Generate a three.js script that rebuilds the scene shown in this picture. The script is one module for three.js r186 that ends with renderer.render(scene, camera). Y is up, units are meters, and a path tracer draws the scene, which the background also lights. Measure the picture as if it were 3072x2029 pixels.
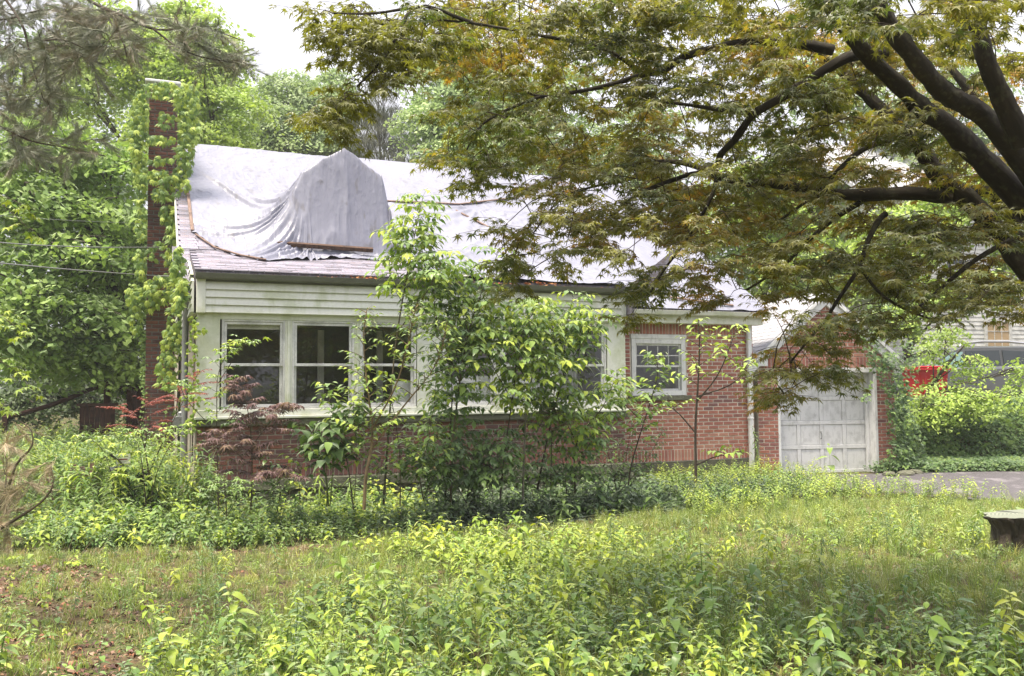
import * as THREE from 'three';
import { mergeGeometries } from 'three/addons/utils/BufferGeometryUtils.js';

// ---------------------------------------------------------------- camera, sky, sun, exposure
const scene = new THREE.Scene();
const camera = new THREE.PerspectiveCamera(41.19, 3072 / 2029, 0.1, 400);
const PITCH = 3.2 * Math.PI / 180, ROLL = 0.5 * Math.PI / 180, FPX = 2700;
const EYE = new THREE.Vector3(0, 1.6, 0);
camera.position.copy(EYE);
const camF = new THREE.Vector3(0, Math.sin(PITCH), -Math.cos(PITCH)), r0 = new THREE.Vector3(1, 0, 0), u0 = new THREE.Vector3().crossVectors(r0, camF);
const camR = r0.clone().multiplyScalar(Math.cos(ROLL)).addScaledVector(u0, -Math.sin(ROLL));
const camU = r0.clone().multiplyScalar(Math.sin(ROLL)).addScaledVector(u0, Math.cos(ROLL));
camera.quaternion.setFromRotationMatrix(new THREE.Matrix4().makeBasis(camR, camU, camF.clone().negate()));
scene.add(camera);

const renderer = new THREE.WebGLRenderer({ antialias: true });
renderer.toneMapping = THREE.LinearToneMapping;
renderer.toneMappingExposure = 6.4;
renderer.shadowMap.enabled = true;

// ---------------------------------------------------------------- numbers
function rng(seed) { let s = seed | 0; return () => { s = (s + 0x6d2b79f5) | 0; let t = Math.imul(s ^ (s >>> 15), 1 | s); t = (t + Math.imul(t ^ (t >>> 7), 61 | t)) ^ t; return ((t ^ (t >>> 14)) >>> 0) / 4294967296; }; }
const R0 = rng(11);
const rr = (r, a, b) => a + (b - a) * r(), clamp = (x, a, b) => Math.min(b, Math.max(a, x)), lerp = (a, b, t) => a + (b - a) * t;
const sstep = (x, a, b) => { const t = clamp((x - a) / (b - a), 0, 1); return t * t * (3 - 2 * t); };
const V = (x, y, z) => new THREE.Vector3(x, y, z);
const LAT = (() => { const r = rng(5), a = new Float32Array(65536); for (let i = 0; i < 65536; i++) a[i] = r(); return a; })();
function hash2(x, y, s) { return LAT[(x * 73 + y * 7919 + s * 3571 + ((x * x + 3 * y * x) & 1023) * 31) & 65535]; }
function hash2slow(x, y, s) { let h = Math.imul(x, 374761393) + Math.imul(y, 668265263) + Math.imul(s, 1274126177); h = Math.imul(h ^ (h >>> 13), 1274126177); return ((h ^ (h >>> 16)) >>> 0) / 4294967296; }
function noise(x, y, s = 0, per = 0) {
  const ix = Math.floor(x), iy = Math.floor(y), fx = x - ix, fy = y - iy, u = fx * fx * (3 - 2 * fx), v = fy * fy * (3 - 2 * fy);
  const w = per ? (a) => ((a % per) + per) % per : (a) => a;
  return lerp(lerp(hash2(w(ix), w(iy), s), hash2(w(ix + 1), w(iy), s), u), lerp(hash2(w(ix), w(iy + 1), s), hash2(w(ix + 1), w(iy + 1), s), u), v);
}
function fbm(x, y, s = 0, oct = 4, per = 0) { let a = 0.5, t = 0, n = 0; for (let i = 0; i < oct; i++) { t += a * noise(x, y, s + i * 17, per); n += a; x *= 2; y *= 2; per *= 2; a *= 0.5; } return t / n; }
// a pixel of the photograph at a distance along the view -> a point of the place
const dirAt = (px, py) => camF.clone().addScaledVector(camR, (px - 1536) / FPX).addScaledVector(camU, (1014.5 - py) / FPX);
function at(px, py, d) { const v = dirAt(px, py); return v.multiplyScalar(d / -v.z).add(EYE); }
function gnd(px, py, h = 0) { const v = dirAt(px, py); return v.multiplyScalar((h - EYE.y) / v.y).add(EYE); }

// ---------------------------------------------------------------- overcast sky (brighter towards the zenith, as a cloud deck is) and a weak, wide sun
{
  const W = 512, H = 256, data = new Float32Array(W * H * 4);
  for (let j = 0; j < H; j++) for (let i = 0; i < W; i++) {
    const el = ((j + 0.5) / H - 0.5) * Math.PI, s = Math.max(0, Math.sin(el)), o = (j * W + i) * 4;
    const c = 1 + 0.10 * (fbm(i / 32, j / 20, 3, 4, 16) - 0.5), L = el < 0 ? 0.05 : 0.36 * (1 + 2 * s) / 3 * c;
    data[o] = L * 0.975; data[o + 1] = L * 0.975; data[o + 2] = L * (el < 0 ? 0.8 : 1.07); data[o + 3] = 1;
  }
  const t = new THREE.DataTexture(data, W, H, THREE.RGBAFormat, THREE.FloatType);
  t.mapping = THREE.EquirectangularReflectionMapping; t.magFilter = THREE.LinearFilter; t.needsUpdate = true;
  scene.background = t; scene.environment = t;
}
const sun = new THREE.DirectionalLight(0xfff3dd, 1.5);
sun.position.set(-8, 34, -2); sun.target.position.set(0, 0, -9);
sun.castShadow = true; sun.shadow.radius = 34; sun.shadow.mapSize.set(2048, 2048);
Object.assign(sun.shadow.camera, { left: -30, right: 30, top: 30, bottom: -30, near: 1, far: 100 });
scene.add(sun, sun.target);

// ---------------------------------------------------------------- builders
const taken = new Map();
function numbered(name) { const n = taken.get(name) ?? 0; taken.set(name, n + 1); return n ? name + '_' + String(n).padStart(3, '0') : name; }
function tag(o, label, category, group, kind) { o.userData = {}; if (label) o.userData.label = label; if (category) o.userData.category = category; if (group) o.userData.group = group; if (kind) o.userData.kind = kind; return o; }
function thing(name, label, category, pos = V(0, 0, 0), turn = 0, group) { const o = new THREE.Group(); o.name = numbered(name); o.position.copy(pos); o.rotation.y = turn; scene.add(o); return tag(o, label, category, group); }
function part(name, geo, mat, parent, label) { const m = new THREE.Mesh(Array.isArray(geo) ? merge(geo) : geo, mat); m.name = name; m.castShadow = m.receiveShadow = true; if (label) m.userData.label = label; (parent ?? scene).add(m); return m; }
function struct(name, geo, mat) { const m = part(numbered(name), geo, mat); m.userData.kind = 'structure'; return m; }
function inst(name, geo, mat, mats, cols, parent, stuff = true) {
  const m = new THREE.InstancedMesh(geo, mat, mats.length); m.name = parent ? name : numbered(name); m.castShadow = m.receiveShadow = true;
  for (let i = 0; i < mats.length; i++) { m.setMatrixAt(i, mats[i]); if (cols) m.setColorAt(i, cols[i]); }
  if (stuff) m.userData.kind = 'stuff';
  (parent ?? scene).add(m); return m;
}
function merge(list) {
  list = list.map((g) => { const h = new THREE.BufferGeometry(); for (const k of ['position', 'normal', 'uv']) if (g.attributes[k]) h.setAttribute(k, g.attributes[k]); if (!g.attributes.uv) h.setAttribute('uv', new THREE.BufferAttribute(new Float32Array(g.attributes.position.count * 2), 2)); if (list.every((q) => q.attributes.color)) h.setAttribute('color', g.attributes.color); h.setIndex(g.index ?? [...Array(g.attributes.position.count).keys()]); return h; });
  return list.length === 1 ? list[0] : mergeGeometries(list);
}
function uvMetres(g) {
  const p = g.attributes.position, n = g.attributes.normal, uv = new Float32Array(p.count * 2);
  for (let i = 0; i < p.count; i++) {
    const ax = Math.abs(n.getX(i)), ay = Math.abs(n.getY(i)), az = Math.abs(n.getZ(i));
    if (az >= ax && az >= ay) { uv[i * 2] = p.getX(i); uv[i * 2 + 1] = p.getY(i); } else if (ax >= ay) { uv[i * 2] = p.getZ(i); uv[i * 2 + 1] = p.getY(i); } else { uv[i * 2] = p.getX(i); uv[i * 2 + 1] = p.getZ(i); }
  }
  return g.setAttribute('uv', new THREE.BufferAttribute(uv, 2));
}
class MB { // collects vertices and faces
  constructor() { this.p = []; this.t = []; this.i = []; this.c = []; }
  v(x, y, z, u = 0, w = 0) { this.p.push(x, y, z); this.t.push(u, w); return this.p.length / 3 - 1; }
  f(a, b, c) { this.i.push(a, b, c); }
  q(a, b, c, d) { this.i.push(a, b, c, a, c, d); }
  add(g, m) { const o = this.p.length / 3, a = g.attributes.position, q = V(); for (let k = 0; k < a.count; k++) { q.fromBufferAttribute(a, k); if (m) q.applyMatrix4(m); this.v(q.x, q.y, q.z, g.attributes.uv?.getX(k) ?? 0, g.attributes.uv?.getY(k) ?? 0); } for (let k = 0; k < g.index.count; k++) this.i.push(g.index.getX(k) + o); return this; }
  build(flat) {
    let g = new THREE.BufferGeometry(); g.setAttribute('position', new THREE.Float32BufferAttribute(this.p, 3)); g.setAttribute('uv', new THREE.Float32BufferAttribute(this.t, 2));
    if (this.c.length) g.setAttribute('color', new THREE.Float32BufferAttribute(this.c, 3));
    g.setIndex(this.i);
    if (flat) { g = g.toNonIndexed(); g.setIndex([...Array(g.attributes.position.count).keys()]); }
    g.computeVertexNormals(); return g;
  }
}
// a box with its outer edges chamfered; flat faces
function box(x0, x1, y0, y1, z0, z1, c = 0.004) {
  c = Math.min(c, (x1 - x0) / 3, (y1 - y0) / 3, (z1 - z0) / 3);
  const m = new MB(), X = [x0, x1], Y = [y0, y1], Z = [z0, z1], id = {};
  for (let a = 0; a < 2; a++) for (let b = 0; b < 2; b++) for (let d = 0; d < 2; d++) {
    const sx = a ? -1 : 1, sy = b ? -1 : 1, sz = d ? -1 : 1, k = '' + a + b + d;
    id[k] = [m.v(X[a], Y[b] + sy * c, Z[d] + sz * c), m.v(X[a] + sx * c, Y[b], Z[d] + sz * c), m.v(X[a] + sx * c, Y[b] + sy * c, Z[d])];
  }
  const quad = (a, b, e, d) => m.q(a, b, e, d);
  const fx = (a) => { const k = [`${a}00`, `${a}10`, `${a}11`, `${a}01`].map((s) => id[s][0]); a ? quad(...k) : quad(...k.reverse()); };
  const fy = (a) => { const k = [`0${a}0`, `0${a}1`, `1${a}1`, `1${a}0`].map((s) => id[s][1]); a ? quad(...k) : quad(...k.reverse()); };
  const fz = (a) => { const k = [`00${a}`, `10${a}`, `11${a}`, `01${a}`].map((s) => id[s][2]); a ? quad(...k) : quad(...k.reverse()); };
  fx(0); fx(1); fy(0); fy(1); fz(0); fz(1);
  for (let a = 0; a < 2; a++) for (let b = 0; b < 2; b++) {
    const o = a ^ b;
    let e = [id[`${a}${b}0`][0], id[`${a}${b}0`][1], id[`${a}${b}1`][1], id[`${a}${b}1`][0]]; o ? quad(...e.reverse()) : quad(...e); // along z
    e = [id[`${a}0${b}`][0], id[`${a}0${b}`][2], id[`${a}1${b}`][2], id[`${a}1${b}`][0]]; o ? quad(...e) : quad(...e.reverse()); // along y
    e = [id[`0${a}${b}`][1], id[`0${a}${b}`][2], id[`1${a}${b}`][2], id[`1${a}${b}`][1]]; o ? quad(...e.reverse()) : quad(...e); // along x
  }
  for (let a = 0; a < 2; a++) for (let b = 0; b < 2; b++) for (let d = 0; d < 2; d++) { const t = id['' + a + b + d]; (a ^ b ^ d) ? m.f(t[0], t[1], t[2]) : m.f(t[2], t[1], t[0]); }
  return uvMetres(m.build(true));
}
// a prism: outline in x,y (anticlockwise), from z0 to z1
function prism(pts, z0, z1) {
  const s = new THREE.Shape(pts.map((p) => new THREE.Vector2(p[0], p[1])));
  const g = new THREE.ExtrudeGeometry(s, { depth: z1 - z0, bevelEnabled: false }); g.translate(0, 0, z0); g.setIndex([...Array(g.attributes.position.count).keys()]); return uvMetres(g);
}
// a slab over four corners (anticlockwise seen from above/outside), thickness th inward
function slab(a, b, c, d, th) {
  const n = V().crossVectors(b.clone().sub(a), d.clone().sub(a)).normalize(), m = new MB(), lo = [a, b, c, d].map((p) => p.clone().addScaledVector(n, -th)), up = [a, b, c, d];
  const L = b.distanceTo(a), W = d.distanceTo(a), U = [[0, 0], [L, 0], [L, W], [0, W]];
  const k = up.map((p, i) => m.v(p.x, p.y, p.z, ...U[i])), l = lo.map((p, i) => m.v(p.x, p.y, p.z, ...U[i]));
  m.q(...k); m.q(l[3], l[2], l[1], l[0]); for (let i = 0; i < 4; i++) { const j = (i + 1) % 4; m.q(l[i], l[j], k[j], k[i]); }
  return m.build(true);
}
// a tapered tube through points
function tube(pts, r0_, r1_, seg = 6, step = 0, wob = 0, rand = R0) {
  const curve = pts.length > 2 ? new THREE.CatmullRomCurve3(pts, false, 'centripetal') : new THREE.LineCurve3(pts[0], pts[1]);
  const len = curve.getLength(), n = Math.max(1, step ? Math.ceil(len / step) : (pts.length - 1) * 3), m = new MB();
  let nx = V(1, 0, 0), prev;
  for (let i = 0; i <= n; i++) {
    const t = i / n, p = curve.getPoint(t), tan = curve.getTangent(t);
    if (!prev) { nx = Math.abs(tan.x) > 0.8 ? V(0, 1, 0) : V(1, 0, 0); }
    nx.addScaledVector(tan, -nx.dot(tan)).normalize(); prev = tan;
    const ny = V().crossVectors(tan, nx), r = lerp(r0_, r1_, t) * (1 + wob * (rand() - 0.5));
    for (let k = 0; k <= seg; k++) { const a = k / seg * Math.PI * 2, w = 1 + (wob && k < seg ? wob * 0.6 * (noise(k * 1.3, i * 0.6, 5) - 0.5) : 0); m.v(p.x + (nx.x * Math.cos(a) + ny.x * Math.sin(a)) * r * w, p.y + (nx.y * Math.cos(a) + ny.y * Math.sin(a)) * r * w, p.z + (nx.z * Math.cos(a) + ny.z * Math.sin(a)) * r * w, k / seg * r0_ * 6.28, t * len); }
  }
  const w = seg + 1;
  for (let i = 0; i < n; i++) for (let k = 0; k < seg; k++) m.q(i * w + k, i * w + k + 1, (i + 1) * w + k + 1, (i + 1) * w + k);
  return m.build();
}
const mtx = (p, q, s) => new THREE.Matrix4().compose(p, q, typeof s === 'number' ? V(s, s, s) : s);
const eul = (x, y, z, o = 'YXZ') => new THREE.Quaternion().setFromEuler(new THREE.Euler(x, y, z, o));
const UPV = V(0, 1, 0);
// a rotation that lays +z along d with +y as near to up as it can be, then rolls
function aim(d, roll = 0, up = UPV) { const z = d.clone().normalize(); let x = V().crossVectors(up, z); if (x.lengthSq() < 1e-4) x = V(1, 0, 0); x.normalize(); const y = V().crossVectors(z, x), q = new THREE.Quaternion().setFromRotationMatrix(new THREE.Matrix4().makeBasis(x, y, z)); return roll ? q.multiply(new THREE.Quaternion().setFromAxisAngle(V(0, 0, 1), roll)) : q; }

// ---------------------------------------------------------------- textures and materials
function tex(size, metres, f, srgb = true) { // f(u, v) -> [r, g, b] in 0..255, periodic
  const d = new Uint8Array(size * size * 4);
  for (let j = 0; j < size; j++) for (let i = 0; i < size; i++) { const c = f(i / size, j / size), o = (j * size + i) * 4; d[o] = clamp(c[0], 0, 255); d[o + 1] = clamp(c[1], 0, 255); d[o + 2] = clamp(c[2], 0, 255); d[o + 3] = 255; }
  const t = new THREE.DataTexture(d, size, size); t.wrapS = t.wrapT = THREE.RepeatWrapping; t.magFilter = THREE.LinearFilter; t.minFilter = THREE.LinearFilter; if (srgb) t.colorSpace = THREE.SRGBColorSpace; t.repeat.set(1 / metres, 1 / metres); t.needsUpdate = true; return t;
}
const F = (u, v, n, s, o = 4) => fbm(u * n, v * n, s, o, n);
const grey = (x) => [x, x, x];
const TX = {
  mottle: tex(512, 0.9, (u, v) => grey(175 + 80 * F(u, v, 6, 1, 6) + 30 * (F(u, v, 64, 9, 2) - 0.5))),
  grit: tex(512, 0.5, (u, v) => grey(255 * (0.6 * F(u, v, 32, 21, 4) + 0.4 * F(u, v, 128, 22, 2))), false),
  algae: tex(768, 2.2, (u, v) => { const a = sstep(F(u, v, 9, 31, 6), 0.48, 0.8), s = sstep(F(u * 1, v * 0.25, 32, 33, 3), 0.56, 0.8) * 0.5, g = clamp(a * 0.34 + s * 0.3, 0, 1), n = 12 * (F(u, v, 96, 34, 2) - 0.5); return [lerp(240, 168, g) + n, lerp(240, 178, g) + n, lerp(236, 128, g) + n]; }),
  dirt: tex(768, 1.6, (u, v) => { const a = sstep(F(u, v, 14, 41, 6), 0.45, 0.8), s = sstep(F(u, v * 0.3, 40, 43, 3), 0.55, 0.8), g = clamp(a * 0.26 + s * 0.16, 0, 1), n = 10 * (F(u, v, 128, 44, 2) - 0.5); return [lerp(238, 150, g) + n, lerp(238, 150, g) + n, lerp(240, 150, g) + n]; }),
  wood: tex(512, 0.8, (u, v) => grey(150 + 90 * F(u, v * 0.2, 40, 51, 4) - 40 * sstep(F(u, v, 8, 52, 3), 0.5, 0.7))),
  bark: tex(512, 0.7, (u, v) => grey(110 + 130 * F(u, v * 0.35, 20, 61, 5))),
  lichen: tex(512, 0.8, (u, v) => { const l = sstep(F(u, v, 26, 71, 6), 0.5, 0.72), b = 0.55 + 0.8 * F(u, v * 0.4, 24, 72, 4); return [lerp(70, 100, l) * b, lerp(62, 98, l) * b, lerp(52, 80, l) * b]; }),
  soil: tex(768, 2.6, (u, v) => { const a = F(u, v, 8, 81, 6), b = F(u, v, 90, 82, 3), g = sstep(F(u, v, 6, 83, 5), 0.44, 0.62), k = 0.55 + 0.7 * b; return [lerp(112, 98, g) * k + 20 * a, lerp(92, 104, g) * k + 20 * a, lerp(66, 52, g) * k + 8 * a]; }),
  asphalt: tex(512, 1.4, (u, v) => { const a = F(u, v, 60, 91, 3), b = sstep(F(u, v, 6, 92, 5), 0.5, 0.7); return [112 + 70 * a + 50 * b, 106 + 68 * a + 48 * b, 108 + 70 * a + 48 * b]; }),
  shingle: tex(512, 0.7, (u, v) => { const a = F(u, v, 70, 101, 3), b = F(u, v, 7, 102, 5), r = sstep(F(u, v, 14, 103, 4), 0.6, 0.75); return [lerp(116 + 110 * a, 142, r * 0.6) + 30 * (b - 0.5), lerp(112 + 108 * a, 112, r * 0.6) + 30 * (b - 0.5), lerp(120 + 116 * a, 100, r * 0.6) + 30 * (b - 0.5)]; }),
  crinkle: tex(768, 1.1, (u, v) => { const rg = (n, s) => 1 - Math.abs(2 * F(u, v, n, s, 3) - 1) * 2.2; return grey(128 + 60 * Math.max(0, rg(7, 111)) + 40 * Math.max(0, rg(15, 112)) + 25 * (F(u, v, 40, 113, 2) - 0.5)); }, false),
  tarp: tex(768, 3.1, (u, v) => { const a = F(u, v, 6, 121, 5), b = F(u, v, 60, 122, 2), s = sstep(F(u, v, 26, 123, 4), 0.68, 0.8); return [lerp(222, 205, s) + 24 * (a - 0.5) + 10 * (b - 0.5), lerp(222, 202, s) + 24 * (a - 0.5) + 10 * (b - 0.5), lerp(232, 204, s) + 20 * (a - 0.5) + 10 * (b - 0.5)]; }),
  rings: tex(256, 1, (u, v) => { const x = u > 0.5 ? u - 1 : u, y = v > 0.5 ? v - 1 : v, d = Math.hypot(x, y) + 0.02 * noise(x * 9 + 5, y * 9 + 5, 3), a = Math.atan2(y, x), k = 0.5 + 0.5 * Math.sin(d * 190 + 2 * noise(a * 3 + 9, d * 8, 4)), sp = Math.pow(Math.max(0, Math.sin(a * 3.5 + 1 + 0.8 * noise(a * 2 + 7, 1, 6))), 40); return [(120 + 50 * k) * (1 - 0.7 * sp), (124 + 48 * k) * (1 - 0.7 * sp), (112 + 44 * k) * (1 - 0.7 * sp)]; }),
  stone: tex(512, 1.2, (u, v) => { const a = F(u, v, 9, 131, 6), b = F(u, v, 50, 132, 3); return [90 + 70 * a + 40 * b, 92 + 66 * a + 40 * b, 78 + 60 * a + 40 * b]; }),
};
const rgb = (r, g, b) => new THREE.Color().setRGB(r, g, b);
const M = (o) => new THREE.MeshStandardMaterial({ roughness: 0.8, ...o });
const leafM = (r, g, b, o = {}) => new THREE.MeshPhysicalMaterial({ color: rgb(r, g, b), roughness: 1, transmission: 0.4, thickness: 0, clearcoat: 0.35, clearcoatRoughness: 0.35, side: THREE.DoubleSide, ...o });
const MT = {
  bricks: [[0.52, 0.21, 0.155], [0.45, 0.175, 0.135], [0.37, 0.155, 0.13], [0.58, 0.28, 0.205], [0.28, 0.13, 0.12], [0.50, 0.19, 0.13]].map((c) => M({ color: rgb(...c), map: TX.mottle, bumpMap: TX.grit, bumpScale: 0.004, roughness: 0.88 })),
  brickMix: M({ vertexColors: true, map: TX.mottle, bumpMap: TX.grit, bumpScale: 0.004, roughness: 0.8 }),
  mortar: M({ color: rgb(0.74, 0.66, 0.57), map: TX.mottle, bumpMap: TX.grit, bumpScale: 0.003, roughness: 0.95 }),
  mortarShaded: M({ color: rgb(0.40, 0.35, 0.29), map: TX.mottle, bumpMap: TX.grit, bumpScale: 0.003, roughness: 0.95 }),  // porch joints: shade of the saplings put into the colour
  white: M({ color: rgb(0.74, 0.75, 0.70), map: TX.algae, bumpMap: TX.grit, bumpScale: 0.0006, roughness: 0.6 }),
  white2: M({ color: rgb(0.80, 0.80, 0.79), map: TX.dirt, bumpMap: TX.grit, bumpScale: 0.0008, roughness: 0.55 }),
  clean: M({ color: rgb(0.78, 0.78, 0.76), map: TX.mottle, roughness: 0.5 }),
  gutter: M({ color: rgb(0.16, 0.165, 0.125), map: TX.mottle, roughness: 0.55 }),
  dark: M({ color: rgb(0.03, 0.03, 0.03), roughness: 0.7 }),
  interior: M({ color: rgb(0.07, 0.06, 0.05), map: TX.mottle, roughness: 0.9 }),
  concrete: M({ color: rgb(0.36, 0.35, 0.31), map: TX.stone, bumpMap: TX.grit, bumpScale: 0.004, roughness: 0.9 }),
  stone: M({ color: rgb(0.42, 0.42, 0.38), map: TX.stone, bumpMap: TX.grit, bumpScale: 0.008, roughness: 0.85 }),
  shingles: [[0.34, 0.345, 0.375], [0.49, 0.49, 0.53], [0.23, 0.23, 0.245], [0.42, 0.405, 0.42]].map((c) => M({ color: rgb(...c.map((x) => x * 1.25)), map: TX.shingle, bumpMap: TX.grit, bumpScale: 0.004, roughness: 0.75 })),
  slate: [[0.52, 0.52, 0.57], [0.56, 0.56, 0.61], [0.48, 0.48, 0.53]].map((c) => M({ color: rgb(...c), map: TX.mottle, bumpMap: TX.grit, bumpScale: 0.003, roughness: 0.7 })),
  tarp: M({ color: rgb(0.285, 0.29, 0.335), map: TX.tarp, bumpMap: TX.crinkle, bumpScale: 0.012, roughness: 0.42, side: THREE.DoubleSide }),
  lath: M({ color: rgb(0.36, 0.24, 0.19), map: TX.wood, roughness: 0.85 }),
  oldWood: M({ color: rgb(0.16, 0.09, 0.06), map: TX.wood, bumpMap: TX.wood, bumpScale: 0.003, roughness: 0.9 }),
  redWood: M({ color: rgb(0.13, 0.055, 0.042), map: TX.wood, roughness: 0.9 }),
  bark: M({ color: rgb(0.16, 0.13, 0.10), map: TX.bark, bumpMap: TX.bark, bumpScale: 0.012, roughness: 0.95 }),
  barkDark: M({ color: rgb(0.34, 0.33, 0.28), map: TX.lichen, bumpMap: TX.bark, bumpScale: 0.01, roughness: 0.95 }),
  twig: M({ color: rgb(0.05, 0.035, 0.025), roughness: 0.9 }),
  stem: M({ color: rgb(0.16, 0.13, 0.07), map: TX.bark, roughness: 0.8 }),
  greenStem: M({ color: rgb(0.10, 0.13, 0.04), roughness: 0.8 }),
  glass: new THREE.MeshPhysicalMaterial({ color: 0xffffff, roughness: 0.02, transmission: 1, thickness: 0, ior: 1.8, specularIntensity: 1 }),
  metal: M({ color: rgb(0.35, 0.36, 0.36), metalness: 0.6, roughness: 0.45, map: TX.mottle }),
  black: M({ color: rgb(0.015, 0.015, 0.017), roughness: 0.4 }),
};

// ================================================================ the house
const TH = 22.3 * Math.PI / 180, HO = at(590, 1100, 12.4); HO.y = 0;
const house = thing('brick_house', 'low brick and white clapboard house with a long enclosed porch, seen behind saplings', 'house', HO, TH);
const roofA = (z) => 2.967 - 0.65 * (z + 0.35), roofB = (z) => 3.25 - 0.306 * (z - 0.12);
const RIDGE_Z = -5.8, RIDGE_Y = roofA(RIDGE_Z), XL = -0.2, XR = 9.92;
const toWorld = (x, y, z) => house.localToWorld(V(x, y, z)); house.updateMatrixWorld(true);

// bricks: makes individual meshes until `room` runs out, the rest joined into one
const brickGeo = [0, 1, 2].map((k) => { const r = rng(500 + k); return box(-0.0975, 0.0975, -0.0265, 0.0265, -0.05, 0.002 + 0.004 * r(), 0.004); });
const soldierGeo = box(-0.0265, 0.0265, -0.098, 0.098, -0.05, 0.005, 0.004), halfGeo = box(-0.044, 0.044, -0.0265, 0.0265, -0.05, 0.004, 0.004);
function brickField(parent, x0, x1, y0, y1, z, opt = {}) {
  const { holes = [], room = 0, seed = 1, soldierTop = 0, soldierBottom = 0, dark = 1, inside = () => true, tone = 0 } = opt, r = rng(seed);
  const hit = (a, b, c, d) => holes.some((h) => b > h[0] + 0.03 && a < h[1] - 0.03 && d > h[2] + 0.02 && c < h[3] - 0.02);
  const loose = new MB(); let left = room, list = [];
  let y = y0;
  if (soldierBottom) { for (let x = x0 + 0.034; x < x1 - 0.02; x += 0.0677) list.push([soldierGeo, x, y + 0.1, 0.057, 0.2]); y += 0.2077; }
  const top = soldierTop ? y1 - 0.2077 : y1;
  for (let row = 0; y + 0.05 < top; row++, y += 0.0677) for (let x = x0 - (row % 2) * 0.1065; x < x1; x += 0.213) {
    let a = Math.max(x, x0), b = Math.min(x + 0.2, x1); if (b - a < 0.04) continue;
    for (const h of holes) if (y + 0.057 > h[2] + 0.01 && y < h[3] - 0.01) { if (a < h[0] && b > h[0]) b = h[0] - 0.012; else if (a < h[1] && b > h[1]) a = h[1] + 0.012; }
    if (b - a < 0.035) continue;
    list.push([b - a > 0.19 ? brickGeo[Math.floor(r() * 3)] : (b - a > 0.085 && b - a < 0.1) ? halfGeo : null, (a + b) / 2, y + 0.0285, b - a, 0.057]);
  }
  if (soldierTop) for (let x = x0 + 0.034; x < x1 - 0.02; x += 0.0677) list.push([soldierGeo, x, y1 - 0.104, 0.057, 0.2]);
  list = list.filter(([, x, yy, w, h]) => !hit(x - w / 2, x + w / 2, yy - h / 2, yy + h / 2) && inside(x, yy));
  for (const [g, x, yy, w] of list) {
    const t = clamp(noise(x * 1.1, yy * 1.6, seed + 40) * 0.8 + r() * 0.7 - 0.25 + tone, 0, 0.999), k = [3, 0, 0, 5, 1, 1, 2, 4][Math.floor(t * 8)];
    const geo = g ?? box(-w / 2 + 0.002, w / 2 - 0.002, -0.0265, 0.0265, -0.05, 0.004, 0.004), dz = (r() - 0.5) * 0.004, rz = (r() - 0.5) * 0.012;
    if (left-- > 0) { const m = part('brick', geo, MT.bricks[k], parent); m.position.set(x, yy, z + dz); m.rotation.z = rz; }
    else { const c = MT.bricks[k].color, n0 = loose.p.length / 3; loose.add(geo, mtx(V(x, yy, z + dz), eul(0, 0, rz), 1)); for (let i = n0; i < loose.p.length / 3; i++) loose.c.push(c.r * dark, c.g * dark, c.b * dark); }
  }
  if (loose.p.length) { const m = part('brick_course', loose.build(true), MT.brickMix, parent); m.userData.kind = 'stuff'; }
}

// ---- roof: two slabs of the main roof, the shallow roof over the porch
part('roof_deck', [slab(V(XL, roofA(-0.3), -0.3), V(XR, roofA(-0.3), -0.3), V(XR, RIDGE_Y, RIDGE_Z), V(XL, RIDGE_Y, RIDGE_Z), 0.07), slab(V(XR, roofA(-0.3), -11.3), V(XL, roofA(-0.3), -11.3), V(XL, RIDGE_Y, RIDGE_Z), V(XR, RIDGE_Y, RIDGE_Z), 0.07)], MT.shingles[2], house);
part('porch_roof', [slab(V(-0.04, roofB(0.1), 0.1), V(6.78, roofB(0.1), 0.1), V(6.78, roofB(-1.66) + 0.01, -1.66), V(-0.04, roofB(-1.66) + 0.01, -1.66), 0.05), prism([[0.3, 2.72], [-0.05, 2.72], [-0.05, 3.19], [1.62, 3.68], [1.62, 3.6], [0.3, 2.9]].map((p) => [-p[0], p[1]]).reverse(), 0, 0.04).rotateY(Math.PI / 2).translate(6.7, 0, 0)], MT.shingles[2], house);
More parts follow.
